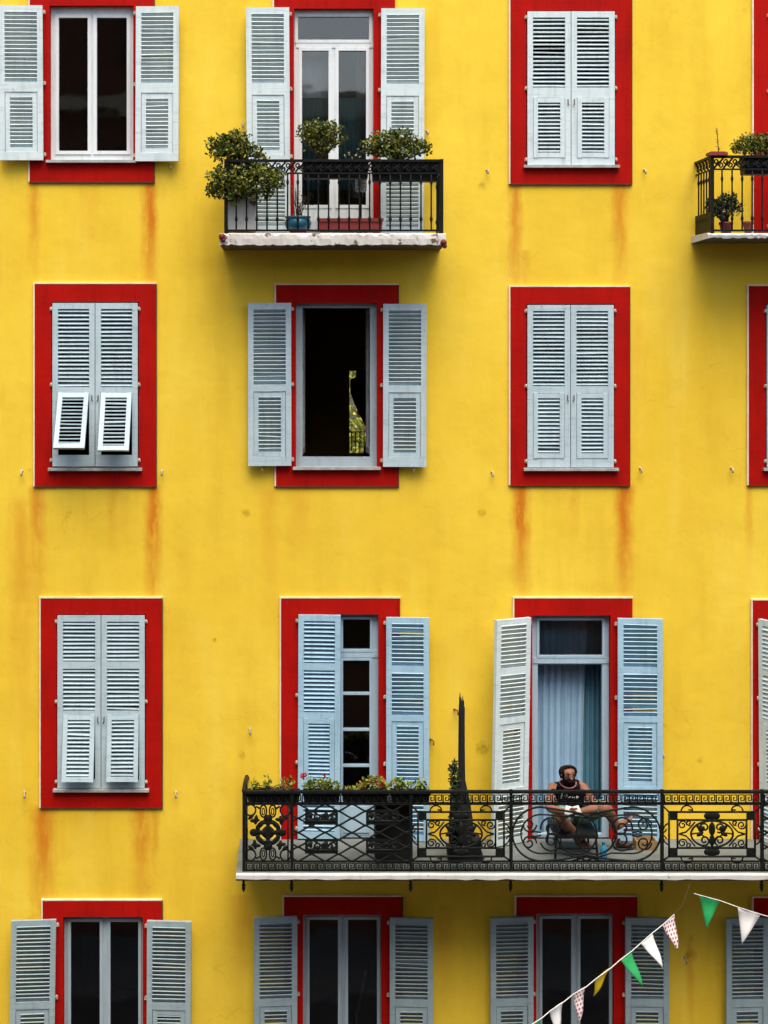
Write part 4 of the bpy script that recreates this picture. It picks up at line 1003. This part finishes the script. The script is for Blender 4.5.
    def is_tank(c):
        k, t = near(c); q = abs(c.x - X(568, .5)) / .0097; py = VY + (CZ - c.z) / (S * (1 + c.y / L))
        if k in ('uL', 'uR') and (t > .30 or q > 15.5): return False
        if k in ('fL', 'fR', 'nk', 'tL', 'tR', 'sL', 'sR') and c.y < -.3: return False
        if c.z < pel.z - .02: return False
        if py > 789.5: return q < 17
        return 4.5 < q < 11.5 and k != 'nk' and py > 780
    tank = shell('tank_top', M['tank'], is_tank, .010, .004)
    def is_short(c):
        k, t = near(c)
        if k in ('hL', 'hR'): return True
        if k == 'tor0': return c.z <= pel.z + .02
        if k == 'tL': return t < .66
        if k == 'tR': return t < .84
        return False
    shell('shorts', M['mint'], is_short, .016, .010)
    def is_hair(c):
        if (c - Hc).length > .16 or c.z < V['neck1'][0].z + .01: return False
        s_, a, b = hl(c); return b > .046 or (a < .015 and b > -.06) or (a < .05 and b > .0 and abs(s_) > .05)
    shell('hair', M['hair'], is_hair, .022, .008)
    def is_beard(c):
        if (c - Hc).length > .16: return False
        s_, a, b = hl(c); return (a > .022 and -.14 < b < -.050) or (abs(s_) > .052 and -.10 < b < .0 and .0 < a < .055) or (a > .06 and abs(s_) < .026 and -.050 < b < -.034)
    shell('beard', M['hair'], is_beard, .009, .003)
    for sx in (-1, 1):
        m = MB(); c = Hc + side * sx * .030 + f * .074 + u * .006; m.ell(c, .011, .010, .006); m.build('eye', M['eye'], root)
        m = MB(); m.tube([Hc + side * sx * .014 + f * .092 + u * .022, Hc + side * sx * .032 + f * .086 + u * .027, Hc + side * sx * .048 + f * .070 + u * .020], .005, 6); m.build('eyebrow', M['hair'], root)
    m = MB(); m.tube([Hc + side * -.02 + f * .088 + u * -.056, Hc + f * .097 + u * -.057, Hc + side * .02 + f * .088 + u * -.056], .005, 6); m.build('mouth', M['brown'], root)
    # pink neckline edging of the top, a sagging loop round the neck
    nb = V['neck0'][0]
    m = MB(); pts = []
    for i in range(25):
        a = 2 * math.pi * i / 24; pts.append(nb + Vector((math.cos(a) * .080, -math.sin(a) * .075 - (.035 if math.sin(a) > 0 else 0) * math.sin(a), .030 - (.030 * math.sin(a) if math.sin(a) > 0 else 0))))
    m.tube(pts, .006, 6); m.build("neckline", M['pink'], root)
    # white script across the chest, pushed onto the cloth
    lt = MB(); y_front = -(.72)
    def stroke(pp):
        out = []
        for (px, py) in pp:
            o_ = Vector((X(px, .55), -1.2, Z(py, .55))); tm = tank.data
            hit, loc, nn, ix = tank.ray_cast(o_ - wt(tank), Vector((0, 1, 0)))
            y = (loc.y + wt(tank).y - .004) if hit else -.60
            out.append((o_.x, y, o_.z))
        lt.tube(out, .0052, 5)
    bpy.context.view_layer.update()
    for pp in ([(563, 796), (562.4, 801)], [(561.6, 797.6), (564, 797)], [(565.4, 797.5), (567.4, 796), (568.2, 797.6), (566.6, 799.4), (567.4, 801)], [(569.2, 799.4), (570.8, 798.4), (572.6, 799.4), (574, 798.6)], [(575, 801), (576, 797.6), (577, 800.6)], [(575.2, 799.6), (580, 798.8)], [(578, 797.6), (578.2, 800.6), (579.6, 800)]): stroke(pp)
    lt.build('shirt_lettering', M['paper'], root)
    # booklet in the hands
    bkr = empty('booklet', bk, 'small white open booklet held in the hands of the seated man', 'booklet')
    for sx in (-1, 1):
        m = MB(); mt = Matrix.Translation(bk) @ Matrix.Rotation(rad(-52), 4, 'X') @ Matrix.Rotation(rad(-14 * sx), 4, 'Y')
        m.box(min(0, sx * .075) + (.001 if sx > 0 else 0), max(0, sx * .075) - (.001 if sx < 0 else 0), -.004, .004, -.05, .05, mt); m.build('page', M['paper'], bkr)
person()

# ------------------------------------------------------------------ curtains and things indoors
def curtain(name, label, pa, pb, y0, y1, dep, mat, folds=9, amp=.025, seed=1, edge=None, cat='curtain', flare=0.0):
    rng = random.Random(seed); nx, nz = folds * 8, 60; vs = []; fs = []; D = -dep; ph = [rng.uniform(0, 6.28) for _ in range(4)]
    for j in range(nz + 1):
        t = j / nz; py = y0 + (y1 - y0) * t
        a, b = (pa, pb) if edge is None else edge(t)
        for i in range(nx + 1):
            s_ = i / nx; k = amp * (math.sin(s_ * folds * 6.283 + ph[0] + .6 * math.sin(t * 2 + ph[1])) + .45 * math.sin(s_ * folds * 2.3 * 6.283 + ph[2])) * (.5 + .6 * t)
            p = P(a + (b - a) * s_ + flare * math.sin(t * 3 + s_ * 4), py, D); vs.append((p.x, p.y + k, p.z))
    for j in range(nz):
        for i in range(nx): fs.append((j * (nx + 1) + i, j * (nx + 1) + i + 1, (j + 1) * (nx + 1) + i + 1, (j + 1) * (nx + 1) + i))
    m = MB(); m.add(vs, fs, True); o = m.build(name, M[mat]); o.modifiers.new('thick', 'SOLIDIFY').thickness = .003
    tag(o, label, cat); return o
curtain('curtain', 'pale blue pleated curtain hanging behind the seated man', 533, 590, 617, 838, .30, 'curtain_blue', 7, .028, 4, edge=lambda t: (533, 588 - 5 * math.sin(t * 2.2)))
curtain('curtain', 'darker teal curtain at the right side of the doorway behind the man', 582, 612, 616, 838, .36, 'curtain_teal', 6, .025, 5)
curtain('curtain', 'dark green ribbed sheet standing for a reflection low in the white balcony door', 298, 372, 98, 190, .26, 'reflect_green', 14, .014, 6, edge=lambda t: (298, 371))  # ribbed green sheet imitates an awning reflected in the glass
curtain('reflection_sheet', 'light grey blind laid as a sheet in the left pane of the white balcony door', 299, 331, 46, 101, .30, 'reflect_grey', 2, .006, 7, cat='reflection')  # pale sheet indoors imitates the reflection on the left pane
curtain('curtain', 'narrow cream drape in the right pane of the white balcony door', 357, 366, 50, 150, .28, 'curtain_cream', 2, .015, 8, edge=lambda t: (355 + 3 * t, 362 + 5 * t))
def far_edge(t):
    py = 370 + 110 * t
    if py < 379: return (356, 386)
    if py < 392: return (350.3, 386)
    if py < 432: return (350.3 + 18.2 * ((py - 392) / 40) ** 1.15, 386)
    return (368.5 - 5 * min(1, (py - 432) / 20), 386)
curtain('curtain', 'black curtain swept aside in the far window of the dark room', 349, 378, 370, 480, 4.75, 'curtain_dark', 5, .02, 9, edge=far_edge)
ab = MB(); ab.pbox(299, 330, 188, 233, -.62, -.60, -.6); ab.pbox(337, 372, 188, 233, -.62, -.60, -.6); ab.pbox(330, 337, 190, 232, -.63, -.612, -.6); tag(ab.build('cupboard', M['amber']), 'low amber wooden cupboard behind the white balcony door', 'cupboard')
bq = MB(); bq.tube([P(352, 1072, -.45), P(357, 1015, -.4), P(366, 970, -.35)], .011, 8); 
br = empty('broom', P(352, 1070, -.45), 'pale stick of a broom leaning inside the dark middle window of the lowest floor', 'broom'); bq.build('handle', M['stick'], br)
m = MB(); q = P(352, 1072, -.45); m.box(q.x - .14, q.x + .14, q.y - .03, q.y + .03, q.z - .09, q.z); m.build('brush', M['bark'], br)

# far side: the tree and the iron balustrade seen through the room of the open window
bar = MB()
for i in range(9):
    x = X(343, -5) + i * .055; bar.box(x, x + .014, 5.12, 5.134, Z(452, -5), Z(433, -5))
bar.box(X(341, -5), X(376, -5), 5.11, 5.145, Z(433, -5), Z(432, -5)); bar.build('rear_railing', M['iron'], B)
tq = Vector((X(361, -12), 12.6, 0))
tree = empty('tree', tq, 'leafy green tree behind the building seen through the open dark window', 'tree')
rng = random.Random(5); tm = MB(); tm.tube([tq, tq + Vector((.1, .05, 5)), tq + Vector((0, 0, 9.5)), tq + Vector((.1, .1, 12))], [.28, .22, .15, .06], 10)
for i in range(9):
    a = rng.uniform(0, 6.28); z = rng.uniform(8.5, 11.5); tm.tube([tq + Vector((0, 0, z)), tq + Vector((math.cos(a) * .7, math.sin(a) * .7, z + .6)), tq + Vector((math.cos(a) * 1.4, math.sin(a) * 1.4, z + 1.2))], [.06, .04, .015], 6)
tm.build('trunk', M['bark'], tree)
cm = MB(); lobes = [(tq.x + rng.uniform(-1.6, 1.6), tq.y + rng.uniform(-1.6, 1.2), rng.uniform(9.6, 13.0), rng.uniform(.5, .9), rng.uniform(.5, .9), rng.uniform(.4, .7)) for _ in range(30)]
bush(cm, lobes, 9000, .10, rng, 3); cm.build('crown', [M['leaf_f'], M['leaf_e'], M['leaf_c']], tree)

# ------------------------------------------------------------------ bunting
def pennant(root, A, Bp, T, mat, label, rng):
    m = MB(); n = 8; nrm_ = (Bp - A).cross(T - A).normalized(); vs = []; fs = []
    for j in range(n + 1):
        t = j / n; l = A.lerp(T, t); r = Bp.lerp(T, t); k = max(1, n)
        for i in range(5): s_ = i / 4; vs.append(l.lerp(r, s_) + nrm_ * (.010 * math.sin(t * 3.1 + s_ * 2.2) * (1 - t * .3) + .006 * math.sin(t * 7)))
    for j in range(n):
        for i in range(4): fs.append((j * 5 + i, j * 5 + i + 1, (j + 1) * 5 + i + 1, (j + 1) * 5 + i))
    m.add(vs, fs, True); o = m.build('pennant', M[mat], root); o['label'] = label
    o.modifiers.new('thick', 'SOLIDIFY').thickness = .002
    return o
rng = random.Random(8)
dl = lambda px: 1.02 + max(0, (690 - px)) / 155 * 1.9
root = empty('bunting', P(690, 884, 1.02), 'pennant string sloping down to the left across the lowest windows below the man', 'bunting')
m = MB(); m.tube([P(690, 884, 1.02), P(682, 906, dl(682)), P(674, 914.5, dl(674))], .0018, 5); m.build('tie', M['iron2'], root)
cord = [(674, 914.5), (662.6, 925), (653, 932.5), (641, 943), (632, 951), (620.6, 959.5), (611, 968), (597, 978), (586, 987), (573.7, 994), (563.6, 1002), (550, 1011), (542, 1018), (532.5, 1024), (480, 1062), (420, 1100), (300, 1172), (120, 1270)]
m = MB(); m.tube([P(a, b, dl(a)) for a, b in cord], .0042, 6); m.build('cord', M['string'], root)
for (a, b, c, mt, lb) in [((662.6, 925), (675, 914), (677.6, 951), 'flag_dots', 'white pennant with red dots'), ((641, 943), (653, 932.5), (662.6, 968), 'flag_white', 'white pennant'), ((620.6, 959.5), (632, 951), (642.7, 987), 'flag_green', 'green pennant'),
        ((597, 978), (611, 968), (593.6, 996), 'flag_yellow', 'yellow pennant'), ((573.7, 994), (586, 987), (579, 1023), 'flag_dots', 'white pennant with red dots'), ((550, 1011), (563.6, 1002), (557, 1036), 'flag_white', 'white pennant'), ((529, 1027), (542, 1018), (537, 1054), 'flag_green', 'green pennant')]:
    pennant(root, P(*a, dl(a[0])), P(*b, dl(b[0])), P(*c, dl((a[0] + b[0]) / 2) - .02), mt, lb, rng)
dr_ = lambda px: 1.03 + max(0, (px - 690)) / 100 * .25
root = empty('bunting', P(690, 884, 1.03), 'short pennant string running off to the right with a green flag and a white flag', 'bunting')
m = MB(); m.tube([P(a, b, dr_(a)) for a, b in [(694, 893.5), (699, 895), (720, 900.6), (737.6, 907), (761, 914.5), (785, 921), (830, 930), (900, 938), (1000, 940)]], .0042, 6); m.build('cord', M['string'], root)
pennant(root, P(699, 895, dr_(699)), P(720, 900.6, dr_(720)), P(706.5, 929, dr_(707)), 'flag_green', 'green pennant', rng)
pennant(root, P(737.6, 907, dr_(738)), P(761, 914.5, dr_(761)), P(742, 944, dr_(742)), 'flag_white', 'white pennant', rng)
pennant(root, P(785, 921, dr_(785)), P(808, 926, dr_(808)), P(795, 956, dr_(795)), 'flag_yellow', 'yellow pennant', rng)

# ------------------------------------------------------------------ street
m = MB(); m.add([(-150, -150, 0), (150, -150, 0), (150, 150, 0), (-150, 150, 0)], [(0, 1, 2, 3)]); tag(m.build('ground', M['paving']), kind='structure')
m = MB(); m.box(-60, 60, -14.5, -3.2, -.2, .004); tag(m.build('road', M['asphalt']), kind='structure')
m = MB(); m.box(-60, 60, -3.2, 0, .004, .13); tag(m.build('pavement', M['paving']), kind='structure')
ob = empty('building', (0, -23, 0), 'terracotta building across the street reflected in the window panes', 'building')
m = MB(); m.box(-22, -3, -29, -17.5, 0, 22.5); m.box(-3, 22, -29, -17.6, 0, 17.6); m.build('wall', M['opp_wall'], ob)
m = MB(); m.box(-22.3, -2.8, -17.498, -17.0, 22.1, 22.7); m.build('cornice', M['opp_trim'], ob)
m = MB(); m.box(-2.7, 22.3, -17.598, -17.1, 17.2, 17.8); m.build('cornice', M['opp_trim'], ob)
m = MB(); m.box(-22.1, -2.9, -17.498, -17.25, 17.3, 17.6); m.build('string_course', M['opp_trim'], ob)
for cz in (2.2, 6.0, 9.6, 14.6, 18.6):
    for cx in range(-20, 21, 4):
        yy = -17.5 if cx < -3 else -17.6
        if cx > -3 and cz > 15: continue
        m = MB(); m.box(cx - .65, cx + .65, yy, yy + .07, cz - .2, cz + 2.0); m.build('window', M['opp_glass'], ob)

# ------------------------------------------------------------------ light, sky, camera
EL, AZ = 65.5, 8.0
w = bpy.data.worlds.new('World'); scene.world = w; w.use_nodes = True; nt = w.node_tree
sky = nt.nodes.new('ShaderNodeTexSky'); sky.sky_type = 'NISHITA'; sky.sun_disc = False
sky.sun_elevation = rad(EL); sky.sun_rotation = rad(180 - AZ); sky.air_density = 1.0; sky.dust_density = 3.0; sky.ozone_density = 1.0
bg = nt.nodes['Background']; nt.links.new(sky.outputs[0], bg.inputs[0]); bg.inputs[1].default_value = 0.12
ld = bpy.data.lights.new('sun', 'SUN'); ld.energy = 1.4; ld.angle = rad(46); ld.color = (1.0, 0.96, 0.90)
lo = bpy.data.objects.new('sun', ld); C.objects.link(lo)
dirv = Vector((math.sin(rad(AZ)) * math.cos(rad(EL)), -math.cos(rad(AZ)) * math.cos(rad(EL)), math.sin(rad(EL))))
lo.rotation_euler = dirv.to_track_quat('Z', 'Y').to_euler(); lo.location = (0, -10, 30)
cd = bpy.data.cameras.new('camera'); co = bpy.data.objects.new('camera', cd); C.objects.link(co)
co.location = (CX, -L, CZ); co.rotation_euler = (rad(90), 0, 0)
cd.sensor_fit = 'VERTICAL'; cd.sensor_height = 36; cd.lens = 36 * L / 10.24
cd.shift_x = (384 - VX) / 1024; cd.shift_y = -(512 - VY) / 1024
cd.clip_end = 1000; scene.camera = co
vs_ = scene.view_settings; vs_.view_transform = 'Standard'; vs_.look = 'None'; vs_.gamma = 1.0; vs_.exposure = 1.32; vs_.use_white_balance = True; vs_.white_balance_temperature = 7300; vs_.white_balance_tint = 10; vs_.use_curve_mapping = False
